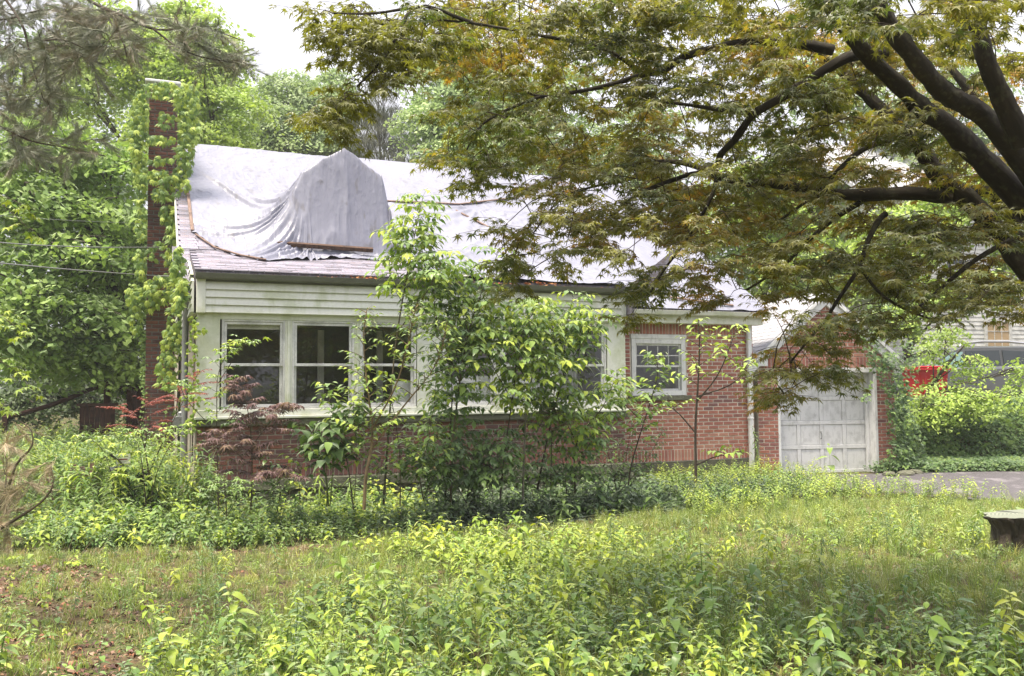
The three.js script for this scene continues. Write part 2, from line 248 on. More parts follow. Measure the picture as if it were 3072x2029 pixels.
{ // shingles in courses, each one cut and laid over the course below
  const r = rng(71), edge = (x) => tarpEdge(x) - 0.02;
  const geos = [0, 1, 2].map((k) => { const w = [0.3, 0.262, 0.212][k]; return box(-w / 2 + 0.004, w / 2 - 0.004, 0, 0.017, -0.17, 0, 0.002); });
  const W = [0.3, 0.262, 0.212], loose = [[], [], [], []]; let n = 0;
  const lay = (k, x, y, z, slope, row) => {
    const c = r() < 0.3 ? Math.floor(r() * 4) : [0, 1, 2, 3, 1, 2][Math.floor(hash2(row, 7, 3) * 6)], p = V(x, y + 0.006, z + r() * 0.006), q = eul(0, 0, (r() - 0.5) * 0.012).premultiply(new THREE.Quaternion().setFromAxisAngle(V(1, 0, 0), slope - 0.035));
    if (n++ < 290) { const m = part('shingle', geos[k], MT.shingles[c], house); m.position.copy(p); m.quaternion.copy(q); } else loose[c].push(geos[k].clone().applyMatrix4(mtx(p, q, 1)));
  };
  const sB = Math.atan(0.306), sA = Math.atan(0.65);
  for (let row = 0, s = 0; s < 1.84; row++, s += 0.082) { // over the porch
    const z = 0.10 - s * Math.cos(sB);
    for (let x = -0.05 + (row % 3) * 0.09; x < 6.7;) { const k = Math.floor(r() * 3), w = W[k]; x += w / 2; if (z > edge(x) - 0.12 && x < 3.75 && z > -1.6) lay(k, x, roofB(z), z, sB, row); x += w / 2; }
  }
  for (let row = 0, s = 0; s < 6.6; row++, s += 0.105) { // the strip of the main roof left of the tarpaulin
    const z = -0.30 - s * Math.cos(sA); if (z < RIDGE_Z + 0.1) break;
    for (let x = XL + (row % 2) * 0.03; x < 0.4;) { const w = 0.262; x += w / 2; if (x - w / 2 < (z > -1.6 ? -0.06 : Math.max(0.1, tarpLeft(z)) + 0.05)) lay(1, Math.min(x, z > -1.6 ? -0.17 + 0.0 : 9), roofA(z), z, sA, row + 50); x += w / 2; }
  }
  loose.forEach((l, c) => { if (l.length) part('shingle_course', l, MT.shingles[c], house).userData.kind = 'stuff'; });
}
part('ridge_board', box(XL - 0.02, XL + 0.02, 0, 0.12, -0.02, 0.02).translate(0, RIDGE_Y - 0.1, RIDGE_Z), MT.white, house);
for (const back of [0, 1]) { // rake boards on the left gable
  const b = slab(V(XL - 0.02, roofA(-0.32) - 0.02, -0.3), V(XL - 0.02, RIDGE_Y - 0.02, RIDGE_Z), V(XL - 0.02, RIDGE_Y - 0.18, RIDGE_Z), V(XL - 0.02, roofA(-0.32) - 0.18, -0.3), 0.03);
  if (back) b.scale(1, 1, -1).translate(0, 0, 2 * RIDGE_Z), b.index.array.reverse(), b.computeVertexNormals();
  part('rake_board', b, MT.white, house);
}

// ---- walls of the main house and the closed rooms
const wallFront = part('wall', [box(6.75, 7.2, 0, 2.78, -0.95, -0.62), box(8.3, 9.78, 0, 2.78, -0.95, -0.62), box(7.2, 8.3, 0, 1.44, -0.95, -0.62), box(7.2, 8.3, 2.53, 2.78, -0.95, -0.62)], MT.mortar, house);
brickField(wallFront, 6.76, 9.78, 0.29, 2.74, -0.618, { holes: [[7.18, 8.32, 1.40, 2.52]], room: 300, seed: 5, soldierTop: 1, soldierBottom: 1 });
part('foundation', box(6.74, 9.8, -0.3, 0.285, -0.98, -0.585), MT.concrete, house);
const sideWall = part('wall', [box(-0.06, 0.2, -0.3, 2.68, -9.7, -1.8), box(9.5, 9.79, -0.2, 2.9, -9.7, -0.96), box(0.2, 9.5, -0.2, 3, -9.9, -9.7)], MT.mortar, house);
part('partition', [box(0.2, 6.74, 0.5, 2.9, -2.3, -2.05), box(6.5, 6.74, 0.5, 2.9, -2.05, -0.1), box(0.0, 6.74, 2.66, 2.74, -9.7, -0.2), box(6.74, 9.7, 2.6, 2.68, -9.7, -0.96), box(0.0, 6.74, 0.72, 0.8, -9.7, -0.12), box(6.74, 9.7, 0.72, 0.8, -9.7, -0.96)], MT.interior, house);
{ // brick of the old front wall inside the porch, seen through the right-hand panes, and a curtained opening
  const inner = part('inner_wall', box(4.6, 6.5, 0.8, 2.66, -2.045, -2.03), MT.mortar, house);
  brickField(inner, 4.62, 6.48, 0.82, 2.64, -2.026, { seed: 8, tone: -0.15 });
  const c = new MB(); for (let k = 0; k <= 40; k++) { const x = 5.6 + k * 0.011, z = -0.42 + 0.03 * Math.sin(k * 1.1) + 0.012 * Math.sin(k * 2.7); c.v(x, 1.25, z + 0.02); c.v(x, 2.6, z); if (k) { const o = k * 2; c.q(o - 2, o, o + 1, o - 1); } }
  part('curtain', c.build(), new THREE.MeshPhysicalMaterial({ color: rgb(0.55, 0.55, 0.52), roughness: 1, transmission: 0.35, thickness: 0, side: THREE.DoubleSide }), house);
}
// gable wall on the left: brick below, clapboards above
brickField(sideWall, 0, 0.001, 0, 0, 0, {});
for (let y = 2.69, k = 0; y < RIDGE_Y - 0.12; y += 0.107, k++) {
  const zf = y < roofB(0.02) - 0.1 ? 0.05 : y < roofB(-1.6) ? 0.12 - (y - 3.15) / 0.306 : -0.35 - (y - 2.86) / 0.65, zb = y < 3.2 ? -9.7 : 2 * RIDGE_Z - (-0.35 - (y - 2.86) / 0.65);
  if (zf - zb < 0.2) continue;
  const b = new MB(), x = -0.07, h = 0.107, zt = zf - (y > 3.05 ? h / 0.306 * 0.9 : 0), zt2 = y > 3.6 ? zf - h / 0.65 : Math.min(zf, zt);
  const P = [[x - 0.022, y, zb], [x - 0.022, y, zf], [x - 0.004, y + h, zt2], [x - 0.004, y + h, zb + 0.1]].map((p) => b.v(...p, p[2], p[1])), Q = [[x + 0.02, y, zb], [x + 0.02, y, zf], [x + 0.02, y + h, zt2], [x + 0.02, y + h, zb + 0.1]].map((p) => b.v(...p, p[2], p[1]));
  b.q(...P); b.q(Q[3], Q[2], Q[1], Q[0]); for (let i = 0; i < 4; i++) b.q(P[i], Q[i], Q[(i + 1) % 4], P[(i + 1) % 4]);
  part('clapboard', b.build(true), MT.white, house);
}
part('gable_backing', [prism([[0.06, 2.68], [3.2, 2.68], [3.2, 3.5]].concat([]), -0.05, 0.05).rotateY(Math.PI / 2).translate(0, 0, 0), prism([[0.6, 2.7], [11, 2.7], [-RIDGE_Z, RIDGE_Y - 0.2]], -0.04, 0.05).rotateY(Math.PI / 2)], MT.white, house);

// ---- the porch front
const porchWall = part('porch_wall', [box(0, 6.72, -0.3, 1.12, -0.3, -0.03), box(-0.02, 0.2, -0.3, 1.12, -1.8, -0.03)], MT.mortarShaded, house);
brickField(porchWall, 0.005, 6.72, 0.36, 1.115, -0.026, { seed: 15, soldierBottom: 1, dark: 0.62, tone: 0.25 });  // brick colour darkened for the shade behind the saplings and for wet
part('stone_ledge', [box(-0.05, 3.3, 1.112, 1.205, -0.2, 0.05, 0.008), box(3.303, 6.74, 1.112, 1.203, -0.2, 0.048, 0.008)], MT.stone, house);
part('stone_ledge', [box(-0.06, 2.2, 0.2, 0.352, -0.2, 0.07, 0.01), box(2.204, 4.6, 0.205, 0.35, -0.2, 0.068, 0.01), box(4.604, 6.76, 0.2, 0.352, -0.2, 0.07, 0.01)], MT.stone, house);
{ // rubble foundation below the lower ledge
  const r = rng(91), m = MT.stone;
  for (let row = 0; row < 3; row++) for (let x = -0.05; x < 6.7;) { const w = rr(r, 0.16, 0.38), h = 0.15; const g = new THREE.IcosahedronGeometry(0.5, 1); g.setIndex([...Array(g.attributes.position.count).keys()]); const p = part('foundation_stone', uvMetres(g.scale(w * 1.05, h * 1.15, 0.2)), m, house); p.position.set(x + w / 2, 0.12 - row * 0.15, -0.06 + r() * 0.03); p.rotation.z = (r() - 0.5) * 0.3; x += w; }
}
part('window_sill', [box(-0.03, 3.32, 1.205, 1.245, -0.1, 0.085, 0.008), box(3.323, 6.75, 1.205, 1.244, -0.1, 0.084, 0.008), box(0.02, 6.7, 1.245, 1.335, -0.1, 0.03, 0.006)], MT.white, house);
part('corner_post', [box(0.0, 0.30, 1.245, 2.69, -0.12, 0.012, 0.006), box(-0.004, 0.02, 1.245, 2.69, -0.12, -0.0, 0.003)], MT.white, house);
part('corner_post', box(6.39, 6.73, 1.245, 2.69, -0.12, 0.014, 0.006), MT.white, house);
part('corner_post', box(3.145, 3.53, 1.336, 2.69, -0.1, 0.006, 0.006), MT.white, house);
part('window_head', box(0.30, 6.39, 2.60, 2.70, -0.1, 0.016, 0.004), MT.white, house);
const wins = [[0.325, 1.19], [1.29, 2.185], [2.275, 3.13], [3.55, 4.42], [4.52, 5.38], [5.47, 6.37]];
for (const [a, b] of [[1.19, 1.29], [2.185, 2.275], [4.42, 4.52], [5.38, 5.47]]) part('mullion', [box(a, b, 1.336, 2.6, -0.1, 0.008, 0.004), box(a + 0.03, b - 0.03, 1.34, 2.598, 0.006, 0.024, 0.005)], MT.white, house);
const pane = (x0, x1, y0, y1, z) => { const g = new THREE.PlaneGeometry(x1 - x0, y1 - y0); return g.translate((x0 + x1) / 2, (y0 + y1) / 2, z); };
function frameOf(x0, x1, y0, y1, w, z0, z1) { return [box(x0, x0 + w, y0, y1, z0, z1, 0.003), box(x1 - w, x1, y0, y1, z0, z1, 0.003), box(x0 + w, x1 - w, y0, y0 + w, z0, z1 - 0.001, 0.003), box(x0 + w, x1 - w, y1 - w, y1, z0, z1 - 0.001, 0.003)]; }
for (const [a, b] of wins) {
  const w = new THREE.Group(); w.name = 'window'; house.add(w);
  part('frame', frameOf(a, b, 1.336, 2.6, 0.028, -0.09, 0.004), MT.clean, w);
  const s = 0.038, mid = 1.965;
  part('sash', frameOf(a + 0.03, b - 0.03, mid - 0.02, 2.57, s, -0.045, -0.012), MT.clean, w);
  part('sash', frameOf(a + 0.03, b - 0.03, 1.366, mid + 0.018, s, -0.085, -0.05), MT.clean, w);
  part('pane', pane(a + 0.065, b - 0.065, mid + 0.015, 2.535, -0.03), MT.glass, w);
  part('pane', pane(a + 0.065, b - 0.065, 1.40, mid - 0.018, -0.068), MT.glass, w);
}
part('shade', box(0.38, 1.13, 2.47, 2.545, -0.11, -0.1), MT.clean, house);
for (const [a, b] of [[3.6, 4.38], [4.56, 5.34], [2.8, 3.08]]) part('window_board', box(a, b, 1.34, a < 3 ? 1.72 : 1.80, -0.16, -0.14), MT.clean, house);
for (const [a, b] of [[1.4, 1.52], [2.0, 2.1], [3.0, 3.1]]) part('inner_post', box(a, b, 0.8, 2.6, -1.98, -1.92), MT.clean, house);

// ---- clapboard band over the windows, gutters, downspouts
for (let k = 0, y = 2.686; k < 4; k++, y += 0.107) {
  const b = new MB(), h = 0.107, z = 0.068; const P = [[0.1, y, z + 0.034], [6.62, y, z + 0.034], [6.62, y + h, z + 0.004], [0.1, y + h, z + 0.004]].map((p) => b.v(...p, p[0], p[1])), Q = [[0.1, y, -0.05], [6.62, y, -0.05], [6.62, y + h, -0.05], [0.1, y + h, -0.05]].map((p) => b.v(...p, p[0], p[2]));
  b.q(...P); b.q(Q[3], Q[2], Q[1], Q[0]); for (let i = 0; i < 4; i++) b.q(Q[i], Q[(i + 1) % 4], P[(i + 1) % 4], P[i]);
  part('clapboard', b.build(true), MT.white, house);
}
part('corner_board', [box(-0.02, 0.1, 2.675, 3.18, -0.02, 0.108, 0.005)], MT.white, house);
part('corner_board', [box(6.62, 6.74, 2.675, 3.18, -0.02, 0.108, 0.005)], MT.white, house);
part('frieze_board', box(0.1, 6.62, 3.114, 3.2, -0.05, 0.09, 0.004), MT.gutter, house);
function gutterGeo(x0, x1, y, z) { const m = new MB(), pr = [[0, 0.0], [0.005, -0.075], [0.07, -0.078], [0.09, -0.06], [0.1, -0.03], [0.112, 0.004], [0.104, 0.006], [0.092, -0.03], [0.08, -0.055], [0.065, -0.068], [0.012, -0.066], [0.008, 0]]; for (const x of [x0, x1]) for (const p of pr) m.v(x, y + p[1], z + p[0], x, p[0] + p[1]); const n = pr.length; for (let i = 0; i < n; i++) { const j = (i + 1) % n; m.q(i, i + n, j + n, j); } for (let i = 1; i < n - 1; i++) { if (i < 5) { } } const cap = [0, 1, 2, 3, 4, 5]; for (const o of [0, n]) for (let i = 1; i < 5; i++) m.f(o + cap[0], o + cap[i], o + cap[i + 1]); return m.build(true); }
part('gutter', gutterGeo(-0.04, 6.78, 3.215, 0.1), MT.gutter, house);
part('gutter', gutterGeo(6.85, 9.96, 2.93, -0.38), MT.white, house);
part('fascia', [box(6.78, 9.86, 2.72, 2.86, -0.62, -0.40, 0.004), box(6.8, 9.9, 2.86, 2.915, -0.62, -0.385, 0.004)], MT.white, house);
part('gutter', gutterGeo(-0.19, -0.03, 3.12, -0.62), MT.gutter, house);
part('downspout', [box(9.60, 9.69, 0.02, 2.86, -0.58, -0.515, 0.012), box(9.595, 9.695, 1.0, 1.03, -0.585, -0.51)], MT.white2, house);
part('downspout', tube([V(-0.12, 3.08, -0.62), V(-0.1, 2.98, -0.7), V(-0.11, 2.85, -1.0), V(-0.11, 0.3, -1.0)], 0.045, 0.045, 8), MT.metal, house);
part('electric_meter', [box(-0.2, -0.07, 0.95, 1.3, -1.3, -1.12, 0.02), new THREE.CylinderGeometry(0.08, 0.09, 0.1, 14).rotateX(Math.PI / 2).translate(-0.19, 1.15, -1.08)], MT.metal, house);
// ---- the window in the brick wall
{
  const w = new THREE.Group(); w.name = 'window'; house.add(w); const z = -0.62;
  part('frame', [...frameOf(7.2, 8.3, 1.45, 2.45, 0.085, z - 0.06, z + 0.02), box(7.18, 8.32, 2.45, 2.53, z - 0.06, z + 0.03, 0.006)], MT.white2, w);
  part('sash', frameOf(7.285, 8.215, 1.95, 2.365, 0.035, z - 0.035, z - 0.01), MT.clean, w);
  part('sash', frameOf(7.285, 8.215, 1.535, 1.985, 0.035, z - 0.065, z - 0.04), MT.clean, w);
  for (let k = 1; k < 4; k++) part('muntin', box(7.32 + 0.86 * k / 4 - 0.009, 7.32 + 0.86 * k / 4 + 0.009, 1.985, 2.33, z - 0.034, z - 0.012), MT.clean, w);
  part('muntin', box(7.32, 8.18, 2.148, 2.166, z - 0.033, z - 0.013), MT.clean, w);
  part('pane', pane(7.31, 8.19, 1.975, 2.34, z - 0.024), MT.glass, w); part('pane', pane(7.31, 8.19, 1.56, 1.96, z - 0.054), MT.glass, w);
  part('sill', box(7.12, 8.4, 1.36, 1.445, z - 0.08, z + 0.06, 0.01), MT.stone, w);
}
// ---- chimney on the left gable
{
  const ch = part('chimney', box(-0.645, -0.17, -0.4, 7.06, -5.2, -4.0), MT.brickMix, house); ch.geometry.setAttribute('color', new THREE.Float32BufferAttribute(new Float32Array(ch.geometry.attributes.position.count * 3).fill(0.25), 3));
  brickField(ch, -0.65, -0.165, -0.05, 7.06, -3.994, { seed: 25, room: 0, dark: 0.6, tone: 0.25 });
  part('chimney_cap', box(-0.72, -0.12, 7.13, 7.18, -5.26, -3.9, 0.01), MT.white2, ch);
  part('chimney_pot', [box(-0.6, -0.22, 7.05, 7.12, -4.9, -4.3)], MT.concrete, ch);
}
// ---- what the rain brought into the gutter
{
  const r = rng(31), m = [], c = [], leaf = new MB(); leaf.q(leaf.v(-0.03, 0, 0), leaf.v(0, 0.008, 0.018), leaf.v(0.03, 0, 0), leaf.v(0, 0.008, -0.018));
  for (let i = 0; i < 260; i++) { const x = rr(r, 0.9, 6.4); m.push(mtx(toWorld(x, 3.2 + r() * 0.04 * noise(x * 3, 0, 3) * 2, 0.12 + r() * 0.07), eul(r() * 6, r() - 0.5, r() - 0.5), rr(r, 0.4, 1.3))); c.push(rgb(0.22 + r() * 0.2, 0.09 + r() * 0.06, 0.04)); }
  tag(inst('gutter_debris', leaf.build(true), M({ side: THREE.DoubleSide }), m, c), 'rusty brown wet leaves lying in the porch gutter', 'leaves', null, 'stuff');
}

// ================================================================ the tarpaulin over the roof
function curveAt(pts, x) { if (x <= pts[0][0]) return pts[0][1]; for (let i = 1; i < pts.length; i++) if (x <= pts[i][0]) return lerp(pts[i - 1][1], pts[i][1], sstep((x - pts[i - 1][0]) / (pts[i][0] - pts[i - 1][0]), 0, 1)); return pts[pts.length - 1][1]; }
function tarpEdge(x) { return curveAt([[0.05, -2.1], [0.325, -1.72], [0.666, -1.1], [1.02, -0.75], [1.455, -0.98], [2.47, -1.36], [3.2, -1.28], [3.44, -0.46], [3.62, 0.09]], x); }
function tarpLeft(z) { return 0.01 + 0.02 * Math.sin(z * 3); }
{
  const roof = (x, z) => (x < 6.76 ? Math.max(roofA(z), roofB(z)) : roofA(z));
  const FZ = -1.92, AX = 2.42, AY = 5.68;
  const profile = (x) => x > 3.07 ? 5.24 - 4.2 * (x - 3.07) : x > 1.75 ? AY - 0.70 * Math.abs(x - AX) - 0.02 : 5.2 - 0.9 * Math.pow(Math.max(0, 1.75 - x) / 0.46, 1.0) * 0.46 * 1.0;
  function top(x, z) {
    const base = roof(x, z), ze = tarpEdge(x); let D = profile(x);
    const back = z < FZ - 0.5 ? 0 : 0; let y = base;
    if (x < 1.75) { const b0 = roof(x, Math.min(z, FZ)), t = clamp((x - 0.15) / 1.6, 0, 1); D = Math.max(b0 + Math.max(0, 5.2 - b0) * Math.pow(t, 3.4), 5.2 - (1.75 - x) * 2.9); }
    if (D > base) {
      const kf = sstep(x, 1.1, 1.75), w = lerp(Math.max(0.12, 0.92 * (ze - FZ)) * clamp((x - 0.1) / 0.6, 0.3, 1), 0.3 - 0.1 * clamp(Math.abs(x - 2.2), 0, 0.8), kf);
      const t = clamp((z - FZ) / w, 0, 1), g = lerp(Math.pow(1 - t, 1.6), (1 - t) * (1 - 0.3 * t), kf);
      const low = roof(x, Math.min(z, 0)), hi = z > FZ ? Math.min(D, D) : D;
      y = Math.max(base, z <= FZ ? hi : low + (D - roof(x, FZ)) * g * (1 - 0.0 * t));
    }
    return [y, D > base && z <= FZ + 0.3 ? 1 : 0];
  }
  function wrinkle(x, z) {
    let h = 0.016;
    const dx = 1.8 - x, dz = z + 1.95, rad = Math.hypot(dx, dz), ang = Math.atan2(dz, dx);
    if (x < 1.85) { // folds that fan out of the left shoulder
      const k = sstep(rad, 0.1, 0.5) * sstep(2.0, 0, 1) * clamp(1.25 - rad * 0.5, 0, 1), n = noise(ang * 3, rad * 0.7, 7);
      const s = Math.sin(ang * 17 + n * 5); h += 0.055 * k * Math.pow(Math.max(0, s), 1.6) * (0.4 + noise(ang * 4, 3, 9)) + 0.022 * k * Math.sin(ang * 41 + n * 9);
      h += 0.04 * Math.exp(-Math.pow((z - (-2.2 - 2.4 * sstep(1.9 - x, 0.1, 1.9))) / 0.1, 2)) * sstep(x, 0.1, 0.6);
    }
    const rg = (a, b, s) => 1 - Math.abs(2 * noise(a, b, s) - 1);
    h += 0.012 * Math.pow(rg(x * 2.2 + z, z * 2.6 - x * 0.6, 12), 3) + 0.009 * Math.pow(rg(x * 6 - z * 2, z * 5 + x * 2, 13), 3) + 0.004 * rg(x * 15, z * 17, 14);
    if (x > 1.25 && x < 3.2 && z > -2.4) { h += 0.03 * Math.pow(rg(x * 3.3 + z * 2, z * 6 - x, 16), 4) + 0.012 * Math.pow(rg(x * 8, z * 12, 17), 3); }
    if (z > -3.7 && x > 3.3) { // slack sheet below the batten
      h += 0.03 * noise(x * 1.4 + z * 1.2, z * 1.5 - x * 0.5, 21) + 0.02 * Math.pow(rg(x * 2.5 + z * 3.4, z * 1.4, 22), 4);
      const a = Math.atan2(z + 3.75, x - 5.5), rd = Math.hypot(z + 3.75, x - 5.5); if (x > 4.6) h += 0.03 * Math.max(0, Math.sin(a * 15 + 2 * noise(a * 3, rd, 5))) * clamp(1.5 - rd * 0.8, 0, 1) * sstep(rd, 0.05, 0.4);
    }
    if (z < -3.9) h += 0.02 * sstep(noise(x * 0.5 + z * 1.8, 2, 23), 0.5, 0.9);
    return h;
  }
  const grid = (x0, x1, nx, nz, zA, zB, f) => { const m = new MB(); for (let i = 0; i <= nx; i++) { const x = lerp(x0, x1, i / nx), za = zA(x), zb = zB(x); for (let j = 0; j <= nz; j++) { const z = lerp(za, zb, j / nz), p = f(x, z); m.v(p[0], p[1], p[2], p[0] + 0.0, p[2] + p[1] * 0.6); } } for (let i = 0; i < nx; i++) for (let j = 0; j < nz; j++) { const a = i * (nz + 1) + j; m.q(a, a + 1, a + nz + 2, a + nz + 1); } return m.build(); };
  const tarp = thing('tarpaulin', 'silver grey tarpaulin sheet draped over the house roof and a covered dormer', 'tarp', HO, TH);
  const crease = (q, f) => { const p = q * f, k = Math.floor(p), u = Math.abs(p - k - 0.5) * 2; return (hash2(k, 3, 7) < 0.3 ? -0.4 : 1) * (0.4 + hash2(k, 5, 9)) * Math.pow(u, 2.2); };
  const nn = (a, b, s) => 1 - Math.abs(2 * noise(a, b, s) - 1);
  const lift = (x, z) => {
    const t = top(x, z), kx = sstep(t[0] - roof(x, z), 0.02, 0.12) * sstep(x, 0.95, 1.45) * sstep(z, FZ - 0.12, FZ) * sstep(3.45, 3.2, x), w = lerp(wrinkle(x, z), 0.02, kx), y = t[0], dx = x - 2.4, dy = 5.75 - y, fan = Math.atan2(dx, dy + 0.15);
    const crum = kx * (0.085 * Math.pow(nn(x * 2.6 + y * 1.6, y * 2.2 - x * 1.3, 51), 5) + 0.06 * Math.pow(nn(x * 4.6 - y * 3.1, y * 4 + x * 1.7, 52), 4) + 0.03 * Math.pow(nn(x * 9 + y * 5, y * 8 - x * 4, 54), 3) + 0.025 * Math.max(0, Math.sin(fan * 11 + 3 * noise(x * 2, y * 2, 55))) * sstep(dy, 0.1, 0.5) * noise(fan * 3, 1, 56) + 0.032 * crease(x * 0.8 + y + 0.25 * noise(x * 2, y * 2, 58), 2.9) + 0.026 * crease(y - x * 1.1 + 0.3 * noise(x * 2 + 5, y * 2, 59), 2.3) + 0.018 * crease(x + 0.2 * noise(x, y * 2, 60), 3.7) + 0.06 * noise(x * 1.6, y * 1.6, 53));
    return [x + 0.3 * crum * (noise(y * 3, x, 57) - 0.5), y + w + 0.012 + 0.25 * crum, z + w * 0.5 + crum];
  };
  part('sheet', grid(0.02, 3.3, 300, 330, () => RIDGE_Z, tarpEdge, lift), MT.tarp, tarp);
  part('sheet', grid(3.3, 6.74, 200, 220, () => RIDGE_Z, tarpEdge, lift), MT.tarp, tarp);
  part('sheet', grid(6.74, XR + 0.03, 120, 150, () => RIDGE_Z, () => -0.3, (x, z) => [x, roofA(z) + 0.03 + 0.03 * Math.max(0, Math.sin((x - 7 + (z + 3) * 0.25) * 9)) * noise(x, z, 3) + 0.01 * noise(x * 5, z * 5, 4), z]), MT.tarp, tarp);
  part('sheet', grid(0.02, XR, 60, 12, () => RIDGE_Z - 1.5, () => RIDGE_Z, (x, z) => [x, RIDGE_Y + 0.028 + (z - RIDGE_Z) * 0.65, z]), MT.tarp, tarp);
  // upper layer that laps over the batten on the right
  part('sheet', grid(3.42, 6.7, 140, 60, () => RIDGE_Z - 0.02, (x) => curveAt([[3.42, -3.7], [3.58, -3.76], [5.16, -3.84], [6.16, -4.2], [6.7, -4.4]], x), (x, z) => [x, roofA(z) + 0.055 + 0.012 * noise(x * 1.5, z * 2, 41) + 0.02 * sstep(noise(z * 3 + x * 0.4, 1, 43), 0.55, 0.9) * sstep(x, 4.8, 6), z]), MT.tarp, tarp);
  const bar = (pts, w = 0.035, h = 0.022) => { const l = []; for (let i = 1; i < pts.length; i++) { const a = V(...pts[i - 1]), b = V(...pts[i]), d = b.clone().sub(a); l.push(box(-w / 2, w / 2, 0, h, 0, d.length() + 0.004, 0.003).applyMatrix4(mtx(a, aim(d, 0, V(0, 0.83, 0.55)), 1))); } return l; };
  const onA = (x, z, h = 0.07) => [x, roofA(z) + h, z], onB = (x, z, h = 0.05) => [x, Math.max(roofA(z), roofB(z)) + h, z];
  part('batten', bar([onA(3.5, -3.72), onA(4.3, -3.78), onA(5.16, -3.83)]), MT.lath, tarp);
  part('batten', bar([onA(5.18, -3.84), onA(5.7, -4.03), onA(6.2, -4.21), onA(6.7, -4.4)]), MT.lath, tarp);
  part('batten', bar([onA(4.95, -3.55), onA(5.55, -2.7), onA(5.72, -2.45)], 0.045), MT.lath, tarp);
  part('batten', bar([onA(0.0, -3.62, 0.06), onA(0.02, -2.12, 0.06)], 0.05, 0.025), MT.lath, tarp);
  part('batten', bar([onB(0.06, -2.02), onB(0.33, -1.62), onB(0.68, -1.02), onB(1.0, -0.72)], 0.03), MT.lath, tarp);
  part('batten', bar([[1.27, 3.93, -1.60], [2.84, 3.90, -1.60]], 0.06, 0.07), MT.oldWood, tarp, 'weathered plank along the foot of the dormer');
  part('batten', bar([onA(8.0, -0.6, 0.06), onA(9.2, -0.4, 0.06)], 0.05), MT.lath, tarp);
  const bag = new THREE.SphereGeometry(0.14, 10, 7); const pb = bag.attributes.position; for (let i = 0; i < pb.count; i++) { const n = 0.7 + 0.6 * noise(pb.getX(i) * 14 + 9, pb.getZ(i) * 14, 6); pb.setXYZ(i, pb.getX(i) * 1.3 * n, Math.abs(pb.getY(i)) * 0.7 * n, pb.getZ(i) * n); } bag.computeVertexNormals();
  const sack = part(numbered('roof_sack'), bag, MT.black); sack.position.copy(toWorld(3.95, roofB(0.0) + 0.02, 0.0)); tag(sack, 'crumpled black scrap of roofing on the porch eave above the gutter', 'scrap');
}

